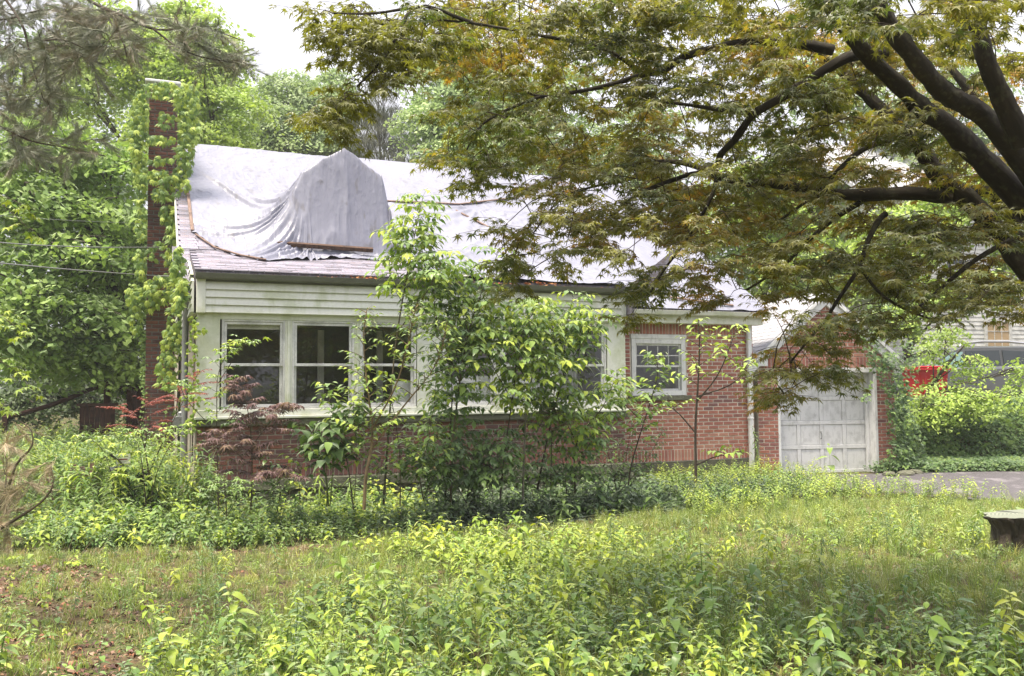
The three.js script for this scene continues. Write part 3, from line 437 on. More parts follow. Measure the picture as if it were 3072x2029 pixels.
// ================================================================ the garage
const GO = V(4.55, 0, -16.7), GT = 8 * Math.PI / 180;
{
  const g = thing('garage', 'small brick garage with a steep gable and a white panelled door', 'garage', GO, GT); g.updateMatrixWorld(true);
  const W = 2.72, PX = 1.36, slope = 0.86, gy = (x, off = 0) => 3.34 + off - slope * Math.abs(x - PX);
  const front = part('wall', [box(0, 0.4, -0.3, 2.13, -0.3, -0.01), box(2.33, W, -0.3, 2.13, -0.3, -0.01), prism([[0, 2.131], [W, 2.131], [W, gy(W)], [PX, gy(PX)], [0, gy(0)]], -0.3, -0.01), box(0.4, 2.33, 1.93, 2.13, -0.3, -0.012)], MT.mortar, g);
  const inside = (x, y) => y < gy(x, -0.06);
  brickField(front, 0, 0.4, -0.05, 1.95, -0.006, { seed: 55, room: 64, tone: -0.08 });
  brickField(front, 2.33, W, -0.05, 1.95, -0.006, { seed: 56, room: 60, tone: 0.1 });
  brickField(front, 0, W, 2.14, 3.3, -0.006, { seed: 57, room: 150, inside, tone: -0.05 });
  for (let x = 0.036, k = 0; x < W; x += 0.0677, k++) { const m = part('brick', soldierGeo, MT.bricks[[1, 0, 5, 3, 2][Math.floor(hash2(k, 3, 8) * 5)]], front); m.position.set(x, 2.03, -0.006); }
  const side = part('wall', [box(0.0, 0.25, -0.3, 2.25, -5.2, -0.3), box(W - 0.25, W, -0.3, 2.25, -5.2, -0.3), prism([[0, -0.3], [W, -0.3], [W, gy(W)], [PX, gy(PX)], [0, gy(0)]], -5.4, -5.2)], MT.mortar, g);
  brickField(side, 0, 0, 0, 0, 0, {});
  // roof with slates in courses
  const e = 0.12, y0 = gy(-e, 0.04), yr = gy(PX, 0.04), zf = 0.1, zb = -5.45;
  part('roof', [slab(V(-e, y0, zf), V(PX, yr, zf), V(PX, yr, zb), V(-e, y0, zb), 0.05).clone(), slab(V(PX, yr, zf), V(W + e, y0, zf), V(W + e, y0, zb), V(PX, yr, zb), 0.05)], MT.slate[2], g);
  const r = rng(77), len = Math.hypot(PX + e, yr - y0), rot = Math.atan(slope), sg = [box(0, 0.12, 0, 0.008, -0.15, 0.15, 0.002), box(0, 0.12, 0, 0.009, -0.142, 0.142, 0.002)];
  let n = 0; const rest = [];
  for (let row = 0; row * 0.115 < len - 0.05; row++) for (let z = zf - 0.15 + (row % 2) * 0.15; z > zb + 0.1; z -= 0.303) for (const s of [-1, 1]) {
    const d = row * 0.115, zz = Math.min(z, zf - 0.15), p = V(PX + s * (PX + e - d * Math.cos(rot)), y0 + d * Math.sin(rot) + 0.004, zz + (r() - 0.5) * 0.006), q = s < 0 ? eul(0, 0, rot - 0.05) : eul(0, Math.PI, 0).multiply(eul(0, 0, rot - 0.05)), mt = MT.slate[Math.floor(r() * 3)];
    if (s < 0 && n++ < 240) { const m = part('shingle', sg[n % 2], mt, g); m.position.copy(p); m.quaternion.copy(q); } else rest.push(sg[0].clone().applyMatrix4(mtx(p, q, 1)));
  }
  part('shingle_course', rest, MT.slate[0], g).userData.kind = 'stuff';
  part('ridge_cap', [-1, 1].map((s) => box(0, 0.13, 0, 0.01, zb, zf, 0.003).applyMatrix4(mtx(V(PX, yr + 0.012, 0), eul(0, 0, s > 0 ? -rot : 0), 1)).applyMatrix4(s > 0 ? new THREE.Matrix4() : new THREE.Matrix4())).slice(1), MT.slate[1], g);
  // rake boards: outer moulding and inner board, with a boxed return at the foot
  for (const s of [-1, 1]) {
    const L = len + 0.02, bd = (w, t, off, z) => box(0, L, -w - off, -off, z, z + t, 0.004).applyMatrix4(mtx(V(PX, yr - 0.045, 0), s < 0 ? eul(0, 0, Math.PI + rot).multiply(new THREE.Quaternion().setFromAxisAngle(V(1, 0, 0), Math.PI)) : eul(0, 0, -rot), V(1, 1, 1)));
    const mk = (w, t, off, z) => { const b = box(0, L, -w - off, -off, z, z + t, 0.004), a = b.attributes.position; for (let i = 0; i < a.count; i++) { const u = a.getX(i), v = a.getY(i); a.setXY(i, PX + s * (u * Math.cos(rot)) , yr - 0.02 - u * Math.sin(rot) + v / Math.cos(rot)); } b.computeVertexNormals(); return b; };
    part('rake_board', [mk(0.06, 0.11, 0, 0.0), mk(0.13, 0.06, 0.06, 0.0)], MT.white2, g);
  }
  part('eave_return', box(-0.02, 0.17, y0 - 0.14, y0 + 0.02, 0.001, 0.085, 0.006), MT.white2, g);
  part('eave_return', box(W - 0.15, W + 0.02, y0 - 0.14, y0 + 0.02, 0.001, 0.085, 0.006), MT.white2, g);
  // door with sixteen sunken panels
  const d = new THREE.Group(); d.name = 'door'; g.add(d);
  part('slab', box(0.40, 2.33, -0.08, 1.83, -0.36, -0.29), MT.white2, d);
  const rails = []; for (let k = 0; k <= 4; k++) { const y = [-0.06, 0.40, 0.86, 1.32, 1.78][k]; rails.push(box(0.405, 2.325, y, y + 0.075, -0.29, -0.265, 0.006)); }
  for (let k = 0; k <= 4; k++) { const x = 0.41 + k * 0.46; for (let j = 0; j < 4; j++) rails.push(box(x, x + 0.075, [-0.06, 0.40, 0.86, 1.32][j] + 0.075, [0.40, 0.86, 1.32, 1.78][j], -0.29, -0.267, 0.006)); }
  rails.forEach((q) => part('rail', q, MT.white2, d));
  for (let k = 0; k < 4; k++) for (let j = 0; j < 4; j++) part('panel', box(0.41 + k * 0.46 + 0.083, 0.41 + (k + 1) * 0.46 - 0.008, [-0.06, 0.40, 0.86, 1.32][j] + 0.083, [0.40, 0.86, 1.32, 1.78][j] - 0.008, -0.289, -0.281, 0.004), MT.white2, d);
  part('handle', tube([V(1.34, 0.72, -0.265), V(1.34, 0.72, -0.225), V(1.34, 0.6, -0.225), V(1.34, 0.6, -0.265)], 0.009, 0.009, 6), MT.metal, d);
  part('door_frame', [box(2.30, 2.36, -0.08, 1.93, -0.27, 0.006, 0.006), box(2.24, 2.30, -0.08, 1.84, -0.262, -0.2, 0.006), box(0.38, 0.43, -0.08, 1.93, -0.27, 0.004, 0.006), box(0.43, 2.30, 1.84, 1.932, -0.27, 0.005, 0.006)], MT.white2, g);
  part('gable_vent', [prism([[1.3, 2.5], [1.56, 2.5], [1.43, 2.78]], 0.0, 0.03), prism([[1.33, 2.52], [1.53, 2.52], [1.43, 2.73]], 0.03, 0.04)], M({ color: rgb(0.08, 0.2, 0.19), roughness: 0.7 }), g);
}

// ================================================================ ground
function gh(x, z) { // height of the ground
  const d = -z; let y = -0.04 + 0.05 * (fbm(x * 0.5 + 9, d * 0.5, 2, 3) - 0.5);
  const bx = x - (3.7 + 0.0 * d); const bank = sstep(d + (x - 8) * -0.05, 17.6, 18.7) * sstep(x, 6.6, 7.4); y += bank * 1.12 - sstep(d, 19.5, 21.5) * bank * 0.3;
  y += sstep(d, 24, 60) * 0.6;
  return y;
}
{
  const m = new MB(), xs = [], zs = []; for (let x = -160; x <= 160;) { xs.push(x); x += Math.abs(x) < 14 ? 0.18 : Math.abs(x) < 30 ? 1 : 10; } for (let d = -60; d <= 260;) { zs.push(d); d += d > 3 && d < 22 ? 0.18 : d < 40 && d > -5 ? 1 : 10; }
  for (const x of xs) for (const d of zs) m.v(x, gh(x, -d), -d, x, d);
  for (let i = 0; i < xs.length - 1; i++) for (let j = 0; j < zs.length - 1; j++) { const a = i * zs.length + j; m.q(a, a + zs.length, a + zs.length + 1, a + 1); }
  struct('ground', m.build(), M({ map: TX.soil, bumpMap: TX.grit, bumpScale: 0.02, roughness: 0.95, color: rgb(0.62, 0.62, 0.62) }));
}

// ================================================================ to the right: driveway, the neighbour's house, the car, the bin, the stump
{
  const m = new MB(), n = 40; // the driveway: an uneven edge under the weeds
  for (let i = 0; i <= n; i++) { const t = i / n, x = lerp(4.6, 16, t), near = lerp(13.6, 11.6, sstep(x, 5.0, 8.5)) + 0.35 * (fbm(x * 1.4, 3, 4) - 0.5) - (x > 9 ? 1.2 * sstep(x, 9, 12) : 0), far = lerp(16.6, 16.9, t) + 0.25 * (fbm(x * 1.7, 8, 5) - 0.5); for (let j = 0; j <= 12; j++) { const d = lerp(near, far, j / 12); m.v(x, gh(x, -d) + 0.012 + 0.012 * noise(x * 2, d * 2, 3), -d, x, d); } }
  for (let i = 0; i < n; i++) for (let j = 0; j < 12; j++) { const a = i * 13 + j; m.q(a, a + 13, a + 14, a + 1); }
  struct('driveway', m.build(), M({ map: TX.asphalt, color: rgb(0.30, 0.30, 0.315), bumpMap: TX.grit, bumpScale: 0.008, roughness: 0.7 }));
}
{
  const p = at(2600, 1100, 27.5), h = thing('clapboard_house', 'white clapboard neighbouring house half hidden by leaves at the right', 'house', V(p.x, 0.9, p.z), 14 * Math.PI / 180); h.updateMatrixWorld(true);
  const L = 9.5, H = 6.6;
  part('wall', [box(0, L, -0.3, H, -7, -0.05), prism([[-0.4, H], [L + 0.4, H], [L + 0.4, H + 0.15], [-0.4, H + 0.15]], -7.4, 0.35)], MT.clean, h);
  for (let y = 0, k = 0; y < H; y += 0.135, k++) { const b = new MB(), P = [[-0.02, y, 0.018], [L, y, 0.018], [L, y + 0.135, 0], [-0.02, y + 0.135, 0]].map((q) => b.v(...q, q[0], q[1])), Q = [[-0.02, y, -0.045], [L, y, -0.045], [L, y + 0.135, -0.045], [-0.02, y + 0.135, -0.045]].map((q) => b.v(...q, q[0], q[1])); b.q(...P); for (let i = 0; i < 4; i++) b.q(Q[i], Q[(i + 1) % 4], P[(i + 1) % 4], P[i]); b.q(Q[3], Q[2], Q[1], Q[0]); part('clapboard', b.build(true), MT.clean, h); }
  part('roof', [slab(V(-0.5, H + 0.1, 0.5), V(L + 0.5, H + 0.1, 0.5), V(L + 0.5, H + 2.6, -3.6), V(-0.5, H + 2.6, -3.6), 0.1), slab(V(L + 0.5, H + 0.1, -7.6), V(-0.5, H + 0.1, -7.6), V(-0.5, H + 2.6, -3.6), V(L + 0.5, H + 2.6, -3.6), 0.1)], MT.slate[0], h);
  const n = V(Math.sin(h.rotation.y), 0, Math.cos(h.rotation.y)), e = h.position;
  const onWall = (px, py) => { const v = dirAt(px, py), t = (e.clone().sub(EYE).dot(n)) / v.dot(n); return h.worldToLocal(EYE.clone().addScaledVector(v, t)); };
  for (const [a, b, blind] of [[[2962, 968], [3024, 1048], 1], [[2838, 762], [2890, 812], 0], [[2750, 1060], [2790, 1130], 0], [[3000, 690], [3050, 790], 0]]) {
    const p0 = onWall(a[0], b[1]), p1 = onWall(b[0], a[1]), w = new THREE.Group(); w.name = 'window'; h.add(w); const x0 = p0.x, x1 = p1.x, y0 = p0.y, y1 = p1.y;
    part('frame', frameOf(x0 - 0.1, x1 + 0.1, y0 - 0.1, y1 + 0.1, 0.1, 0, 0.06), MT.clean, w);
    part('pane', box(x0, x1, y0, y1, 0.018, 0.026), M({ color: blind ? rgb(0.42, 0.30, 0.17) : rgb(0.05, 0.06, 0.07), roughness: blind ? 0.6 : 0.08 }), w, blind ? 'tan blind behind the glass' : undefined);
    for (let k = 1; k < 3; k++) { part('muntin', box(lerp(x0, x1, k / 3) - 0.012, lerp(x0, x1, k / 3) + 0.012, y0, y1, 0.027, 0.04, 0.002), MT.clean, w); part('muntin', box(x0, x1, lerp(y0, y1, k / 3) - 0.012, lerp(y0, y1, k / 3) + 0.012, 0.027, 0.039, 0.002), MT.clean, w); }
  }
}
{ // a grey sport-utility car, seen from its side, nose to the left
  const base = at(3045, 1232, 21.5), c = thing('parked_car', 'dark grey car parked on the raised yard in front of the white house', 'car', V(base.x, 0.78, base.z), 6 * Math.PI / 180);
  const paint = new THREE.MeshPhysicalMaterial({ color: rgb(0.13, 0.135, 0.14), metalness: 0.5, roughness: 0.35, clearcoat: 1, clearcoatRoughness: 0.08 }), tyre = M({ color: rgb(0.02, 0.02, 0.02), roughness: 0.9 }), rim = M({ color: rgb(0.5, 0.5, 0.52), metalness: 0.8, roughness: 0.3 }), gl = new THREE.MeshPhysicalMaterial({ color: rgb(0.03, 0.04, 0.045), roughness: 0.05, clearcoat: 1 }), teal = new THREE.MeshPhysicalMaterial({ color: rgb(0.25, 0.42, 0.40), roughness: 0.1, clearcoat: 1 });
  const arch = (x) => { const l = []; for (let k = 0; k <= 10; k++) { const a = Math.PI * k / 10; l.push([x + 0.42 * Math.cos(a), 0.36 + 0.40 * Math.sin(a)]); } return l; };
  const body = [[-3.6, 0.42], [-3.62, 0.8], [-3.45, 0.98], [-2.4, 1.12], [-1.0, 1.17], [0.9, 1.2], [1.02, 0.9], [1.0, 0.4], [0.45, 0.36], ...arch(0), [-0.45, 0.3], [-2.3, 0.3], ...arch(-2.72), [-3.18, 0.36]].map((p) => [p[0], p[1]]).reverse();
  const sh = new THREE.Shape(body.map((p) => new THREE.Vector2(...p))), bg = new THREE.ExtrudeGeometry(sh, { depth: 1.62, bevelEnabled: true, bevelSize: 0.07, bevelThickness: 0.1, bevelSegments: 3 }); bg.translate(0, 0, -1.72);
  part('body', bg, paint, c);
  const cab = new THREE.Shape([[-2.25, 1.15], [-1.45, 1.62], [-1.1, 1.7], [0.6, 1.7], [0.88, 1.2]].map((p) => new THREE.Vector2(...p))), cg = new THREE.ExtrudeGeometry(cab, { depth: 1.32, bevelEnabled: true, bevelSize: 0.04, bevelThickness: 0.1, bevelSegments: 3 }); cg.translate(0, 0, -1.57);
  part('cabin', cg, paint, c);
  for (const [pts, m] of [[[[-1.98, 1.2], [-1.42, 1.58], [-1.18, 1.6], [-1.18, 1.22]], teal], [[[-1.1, 1.22], [-1.1, 1.62], [-0.25, 1.63], [-0.2, 1.24]], gl], [[[-0.12, 1.24], [-0.17, 1.63], [0.55, 1.6], [0.7, 1.26]], gl]]) { const s = new THREE.Shape(pts.map((p) => new THREE.Vector2(...p))); const q = new THREE.ExtrudeGeometry(s, { depth: 0.02, bevelEnabled: false }); q.translate(0, 0, -0.15); part('side_window', q, m, c); }
  part('roof_rail', [tube([V(-1.2, 1.72, -0.22), V(-1.1, 1.8, -0.22), V(0.5, 1.8, -0.22), V(0.62, 1.72, -0.22)], 0.03, 0.03, 6)], rim, c);
  for (const x of [0, -2.72]) for (const z of [0.02, -1.55]) { const w = new THREE.Group(); w.name = 'wheel'; w.position.set(x, 0.35, z); c.add(w); part('tyre', new THREE.TorusGeometry(0.27, 0.09, 10, 28), tyre, w); const sp = []; for (let k = 0; k < 5; k++) sp.push(box(-0.03, 0.03, 0.02, 0.2, 0.0, 0.04, 0.006).applyMatrix4(new THREE.Matrix4().makeRotationZ(k * 1.2566))); part('rim', [new THREE.TorusGeometry(0.2, 0.02, 6, 24), new THREE.CylinderGeometry(0.05, 0.05, 0.05, 12).rotateX(Math.PI / 2), ...sp], rim, w); }
  part('door_handle', [box(-1.0, -0.84, 1.03, 1.06, -0.03, 0.04), box(0.02, 0.16, 1.05, 1.08, -0.03, 0.04)], rim, c);
  part('headlight', box(-3.6, -3.3, 0.78, 0.92, -0.2, 0.0, 0.03), rim, c);
}
{ // red wheeled bin
  const p = at(2782, 1236, 19.6), b = thing('wheelie_bin', 'bright red plastic bin behind the ivy bank beside the garage', 'bin', V(p.x, 0.98, p.z), 0.1);
  const red = M({ color: rgb(0.66, 0.015, 0.025), roughness: 0.45, map: TX.mottle }), m = new MB(), q = [[-0.27, 0, 0.2], [0.27, 0, 0.2], [0.27, 0, -0.3], [-0.27, 0, -0.3]], t = [[-0.34, 0.95, 0.3], [0.34, 0.95, 0.3], [0.34, 0.95, -0.38], [-0.34, 0.95, -0.38]];
  const A = q.map((v) => m.v(...v)), B = t.map((v) => m.v(...v)); for (let i = 0; i < 4; i++) m.q(A[i], A[(i + 1) % 4], B[(i + 1) % 4], B[i]); m.q(A[3], A[2], A[1], A[0]);
  part('body', m.build(true), red, b); part('rim', frameOf(-0.38, 0.38, 0, 0.72, 0.05, 0, 0.05).map((g) => g.rotateX(-Math.PI / 2).translate(0, 0.93, 0.33)), red, b);
  part('lid', box(-0.37, 0.37, 0.981, 1.02, -0.42, 0.33, 0.012), red, b); part('rib', [box(-0.2, -0.14, 0.08, 0.88, 0.25, 0.285).rotateX(0), box(0.12, 0.18, 0.08, 0.88, 0.25, 0.285)], red, b);
  for (const s of [-1, 1]) part('wheel', new THREE.CylinderGeometry(0.1, 0.1, 0.05, 14).rotateZ(Math.PI / 2).translate(s * 0.26, 0.06, -0.33), MT.black, b);
}
{ // stump
  const p = gnd(3085, 1650), s = thing('tree_stump', 'dark cut tree stump standing in the grass at the right edge', 'stump', V(p.x, -0.06, p.z));
  const m = new MB(), n = 48, prof = [[0, 0.30], [0.06, 0.285], [0.15, 0.27], [0.26, 0.30], [0.34, 0.345], [0.385, 0.365], [0.4, 0.36]];
  prof.forEach(([y, r], j) => { for (let i = 0; i <= n; i++) { const a = i / n * Math.PI * 2, k = i % n, w = r * (1 + 0.26 * (fbm(k * 0.7, y * 3, 4, 4) - 0.5) * 2 + (j < 3 ? 0.2 * Math.max(0, Math.sin(k / n * 6.28 * 5)) : 0)) + 0.025 * noise(k * 1.7, y * 14, 8); m.v(Math.cos(a) * w, y + (j > 4 ? 0.03 * Math.sin(a * 1 + 1) : 0), Math.sin(a) * w, a * 0.35, y); } });
  for (let j = 0; j < prof.length - 1; j++) for (let i = 0; i < n; i++) m.q(j * (n + 1) + i, (j + 1) * (n + 1) + i, (j + 1) * (n + 1) + i + 1, j * (n + 1) + i + 1);
  part('bark', m.build(), M({ color: rgb(0.13, 0.10, 0.08), map: TX.bark, bumpMap: TX.bark, bumpScale: 0.05, roughness: 0.95 }), s);
  const top = new MB(), c = top.v(0, 0.405, 0, 0, 0); for (let i = 0; i <= n; i++) { const k = i % n, a = i / n * Math.PI * 2, w = 0.36 * (1 + 0.26 * (fbm(k * 0.7, 1.2, 4, 4) - 0.5) * 2) + 0.018; top.v(Math.cos(a) * w, 0.405 + 0.03 * Math.sin(a + 1), Math.sin(a) * w, Math.cos(a) * w, Math.sin(a) * w); } for (let i = 1; i <= n; i++) top.f(c, c + i + 1, c + i);
  part('cut_face', top.build(), M({ color: rgb(0.62, 0.64, 0.60), map: TX.rings, bumpMap: TX.rings, bumpScale: 0.006, roughness: 0.7 }), s);
}
{ // a dark edging board lying in the weeds, in two lengths
  const a = gnd(2400, 1500), b = gnd(2562, 1478), d = b.clone().sub(a), o = thing('edging_board', 'black plastic edging strip lying in the weeds before the garage', 'edging', a);
  part('strip', box(0, d.length(), -0.09, 0.045, -0.015, 0.015, 0.006).applyMatrix4(mtx(V(0, 0, 0), new THREE.Quaternion().setFromUnitVectors(V(1, 0, 0), d.clone().normalize()), 1)), MT.black, o);
  part('bead', tube([V(0, 0.055, 0), d.clone().add(V(0, 0.055, 0))], 0.024, 0.024, 8), MT.black, o);
}
{ // grey stone rubble by the garage corner
  const r = rng(63), spots = [[2650, 1402], [2675, 1412], [2695, 1405], [2720, 1422], [2745, 1418], [2668, 1424]];
  spots.forEach(([px, py], k) => { const p = gnd(px, py), g = new THREE.DodecahedronGeometry(0.5, 1), a = g.attributes.position; for (let i = 0; i < a.count; i++) { const n = 0.75 + 0.5 * noise(a.getX(i) * 3 + k * 9, a.getY(i) * 3 + a.getZ(i) * 2, 5); a.setXYZ(i, a.getX(i) * n * 0.32, a.getY(i) * n * 0.12, a.getZ(i) * n * 0.2); } g.setIndex([...Array(a.count).keys()]); g.computeVertexNormals(); const m = part(numbered('loose_stone'), uvMetres(g), MT.stone); m.position.copy(p); m.rotation.y = r() * 6; tag(m, 'flat grey stone in the small heap of rubble at the ivied garage corner', 'stone', 'loose stones at the garage corner'); });
}

// ================================================================ trees
// one leaf as a folded, drooping blade along +z from its stalk; returns an MB-ready geometry
function blade(L, W, o = {}) {
  const { n = 4, fold = 0.25, droop = 0.35, belly = 0.4, tip = 1.3, twist = 0 } = o, m = new MB(), rows = [];
  for (let j = 0; j <= n; j++) {
    const t = j / n, w = W * 0.5 * Math.pow(Math.sin(Math.PI * Math.pow(t, Math.log(0.5) / Math.log(belly)) * 0.999), t > belly ? tip : 0.8), z = L * t * (1 - 0.12 * droop * t), y = -droop * L * t * t, s = Math.sin(twist * t), c = Math.cos(twist * t);
    if (j === 0 || j === n) rows.push([m.v(0, y, z, 0.5, t)]); else rows.push([m.v(-w * c, y + fold * w - w * s, z, 0, t), m.v(0, y, z, 0.5, t), m.v(w * c, y + fold * w + w * s, z, 1, t)]);
  }
  for (let j = 0; j < n; j++) { const a = rows[j], b = rows[j + 1]; if (a.length === 1) { m.f(a[0], b[0], b[1]); m.f(a[0], b[1], b[2]); } else if (b.length === 1) { m.f(a[0], b[0], a[1]); m.f(a[1], b[0], a[2]); } else { m.q(a[0], b[0], b[1], a[1]); m.q(a[1], b[1], b[2], a[2]); } }
  return m.build();
}
// a lobed leaf: star of n lobes in the x-z plane, stalk at the origin, middle lobe along +z
function star(size, lobes, depth, o = {}) {
  const { spread = 2.35, droop = 0.25, fat = 0.5, side = 0.62 } = o, m = new MB(), c = m.v(0, 0, 0.06 * size, 0.5, 0.3), ids = [];
  for (let k = 0; k < lobes; k++) {
    const u = lobes > 1 ? k / (lobes - 1) * 2 - 1 : 0, a = u * spread, len = size * lerp(1, side, Math.pow(Math.abs(u), 1.6)), da = spread / (lobes - 1);
    const pt = (ang, r, y) => m.v(Math.sin(ang) * r, y, 0.06 * size + Math.cos(ang) * r, 0.5 + 0.5 * Math.sin(ang) * r / size, 0.3 + 0.7 * Math.cos(ang) * r / size);
    if (k === 0) ids.push(pt(a - da * 0.7, len * 0.22, 0));
    ids.push(pt(a - da * fat * 0.42, len * 0.55, -droop * 0.25 * len)); ids.push(pt(a, len, -droop * len)); ids.push(pt(a + da * fat * 0.42, len * 0.55, -droop * 0.25 * len));
    ids.push(pt(a + da * (k === lobes - 1 ? 0.7 : 1), (k === lobes - 1 ? 0.22 : depth) * len, 0.02 * size));
  }
  for (let i = 0; i < ids.length - 1; i++) m.f(c, ids[i], ids[i + 1]);
  return m.build();
}
function tri4(L, W, droop) { const m = new MB(), a = m.v(0, 0, 0), b = m.v(-W / 2, -droop * 0.3 * L, L * 0.45), c = m.v(0, -droop * L, L), d = m.v(W / 2, -droop * 0.3 * L, L * 0.45); m.f(a, b, c); m.f(a, c, d); return m.build(); }
// a spray of far leaves: a loose flat tier
function sprayGeo(seed, o) { const { n = 30, R = 0.55, H = 0.16, L = 0.14, W = 0.1, droop = 0.5, hang = 0 } = o, r = rng(seed), m = new MB(); for (let i = 0; i < n; i++) { const a = r() * 6.283, q = R * Math.sqrt(r()), p = V(Math.cos(a) * q, (r() - 0.5) * H - 0.35 * q * q / R - hang * r(), Math.sin(a) * q), s = rr(r, 0.7, 1.25); m.add(tri4(L * s, W * s, rr(r, 0.1, droop)), mtx(p, eul(rr(r, -0.2, 0.7), a + rr(r, -0.9, 0.9), rr(r, -0.5, 0.5)).clone(), 1)); } return m.build(); }
const SPR = [0, 1, 2, 3].map((k) => sprayGeo(200 + k, { n: 34 })), SPRF = [0, 1, 2].map((k) => sprayGeo(220 + k, { n: 44, R: 0.7, L: 0.15, W: 0.11 }));
const SPRU = [0, 1, 2].map((k) => { const r = rng(240 + k), m = new MB(); for (let i = 0; i < 46; i++) { const x = (r() - 0.5) * 1.1, z = (r() - 0.5) * 0.5, len = rr(r, 0.2, 0.55); m.add(tri4(len, 0.022, 0), mtx(V(x, -0.25 * x * x, z), eul(Math.PI / 2 + rr(r, -0.25, 0.25), rr(r, -0.3, 0.3), 0), 1)); } return m.build(); });
const PPM = (d) => d / FPX;
// crown blobs are given by where they stand in the photograph, their half sizes there and their distance
function tree(name, label, o) {
  const { seed, blobs, base, colors, sprays = SPR, size = 1, density = 1, trunk = 0.18, group, mat, tilt = 0.5, limbs = true, bark = MT.bark, lean } = o, r = rng(seed);
  const B = base.isVector3 ? base : V(base[0], gh(base[0], -base[1]) - 0.05, -base[1]), t = thing(name, label, 'tree', B, 0, group);
  const cs = blobs.map(([px, py, rx, ry, d]) => ({ c: at(px, py, d).sub(B), a: rx * PPM(d), b: ry * PPM(d) }));
  const topY = Math.max(...cs.map((q) => q.c.y)), cen = cs.reduce((s, q) => s.add(q.c), V(0, 0, 0)).divideScalar(cs.length);
  const bole = [V(0, 0, 0), V(cen.x * 0.12, topY * 0.25, cen.z * 0.12), V(cen.x * 0.5, topY * 0.55, cen.z * 0.5), V(cen.x, topY * 0.85, cen.z)];
  part('trunk', tube(bole, trunk, trunk * 0.3, 9, 0.5, 0.25, r), bark, t);
  if (limbs) { const curve = new THREE.CatmullRomCurve3(bole), l = []; for (const q of cs) { const u = clamp((q.c.y / topY) * 0.72, 0.15, 0.85), s = curve.getPoint(u), mid = s.clone().lerp(q.c, 0.5).add(V(0, 0.25 * q.b, 0)); l.push(tube([s, mid, q.c], trunk * 0.32, trunk * 0.06, 6, 0.4, 0.2, r)); for (let k = 0; k < 5; k++) { const a = r() * 6.28, e = q.c.clone().add(V(Math.cos(a) * q.a * 0.85, (r() - 0.4) * q.b * 0.9, Math.sin(a) * q.a * 0.7)); l.push(tube([mid.clone().lerp(q.c, r()), q.c.clone().lerp(e, 0.5).add(V(0, 0.1, 0)), e], trunk * 0.11, 0.012, 4)); } } part('limbs', l, bark, t).userData.kind = 'stuff'; }
  const lists = sprays.map(() => [[], []]);
  for (const q of cs) {
    const e = (q.a + q.b) / 2, n = Math.round(density * (16 + 34 * q.a * q.b / (size * size)) * 1.35);
    for (let i = 0; i < n; i++) {
      const y = r() * 2 - 1, a = r() * 6.283, h = Math.sqrt(1 - y * y), rad = Math.pow(r(), 0.32), bump = 0.75 + 0.5 * noise(Math.cos(a) * 2 + 7 + y * 2, Math.sin(a) * 2 + 9 + q.c.x, seed), dir = V(Math.cos(a) * h, y, Math.sin(a) * h);
      const p = q.c.clone().add(V(dir.x * q.a, dir.y * q.b, dir.z * q.a * 0.8).multiplyScalar(rad * bump)), k = Math.floor(r() * sprays.length);
      const up = V(dir.x * tilt, 1, dir.z * tilt).normalize(), Q = new THREE.Quaternion().setFromUnitVectors(UPV, up).multiply(eul(0, r() * 6.283, 0)), c = colors[Math.floor(Math.pow(r(), 1.2) * colors.length)], v = rr(r, 0.75, 1.25);
      lists[k][0].push(mtx(p, Q, size * rr(r, 0.7, 1.2))); lists[k][1].push(rgb(c[0] * v, c[1] * v, c[2] * v));
    }
  }
  lists.forEach(([m, c], k) => { if (m.length) inst('crown', sprays[k], mat ?? MT.far, m, c, t); });
  return t;
}
MT.far = leafM(1, 1, 1, { transmission: 0.45, clearcoat: 0.25, clearcoatRoughness: 0.4 });
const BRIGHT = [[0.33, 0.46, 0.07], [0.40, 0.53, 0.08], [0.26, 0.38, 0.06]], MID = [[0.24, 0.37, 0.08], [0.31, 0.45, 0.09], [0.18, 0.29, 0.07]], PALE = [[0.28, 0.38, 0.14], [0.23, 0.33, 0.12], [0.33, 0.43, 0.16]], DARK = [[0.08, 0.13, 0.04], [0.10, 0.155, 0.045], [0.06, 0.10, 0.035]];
tree('maple_tree', 'large leafy maple in drooping tiers filling the left side beyond the chimney', { seed: 301, base: [-8.6, 21], trunk: 0.26, colors: [...MID, MID[1], BRIGHT[2]], density: 1.25, blobs: [[110, 430, 210, 110, 19], [330, 500, 150, 90, 20], [60, 590, 170, 90, 18.5], [270, 640, 180, 80, 19.5], [400, 700, 90, 90, 21], [130, 740, 220, 90, 18.5], [330, 810, 150, 80, 19.5], [60, 870, 150, 90, 18], [220, 930, 200, 80, 18.5], [380, 980, 110, 80, 20], [110, 1040, 190, 80, 18.5], [300, 1080, 150, 80, 19], [410, 1120, 60, 60, 20.5], [400, 860, 80, 90, 21], [20, 1000, 100, 90, 17.5]] });
tree('tall_tree', 'tall bright green tree rising behind the chimney towards the gap of sky', { seed: 302, base: [-10.4, 31], trunk: 0.3, colors: BRIGHT, density: 1.1, blobs: [[600, 130, 150, 90, 30], [530, 230, 140, 110, 29], [650, 220, 90, 100, 30], [640, 320, 170, 90, 29], [560, 50, 110, 60, 31], [430, 180, 130, 130, 29], [620, 430, 170, 70, 29], [480, 380, 130, 100, 28], [330, 120, 150, 130, 30], [200, 250, 160, 120, 29]] });
tree('broad_tree', 'hazy rounded green tree behind the roof below the gap of sky', { seed: 303, base: [-8.3, 42], trunk: 0.3, size: 1.15, colors: PALE, blobs: [[860, 270, 120, 70, 42], [960, 320, 110, 90, 41], [820, 370, 120, 80, 40], [1000, 250, 60, 50, 43], [920, 420, 130, 60, 40], [780, 440, 110, 50, 40], [720, 400, 90, 70, 42], [1010, 420, 80, 60, 41]], sprays: SPRF });
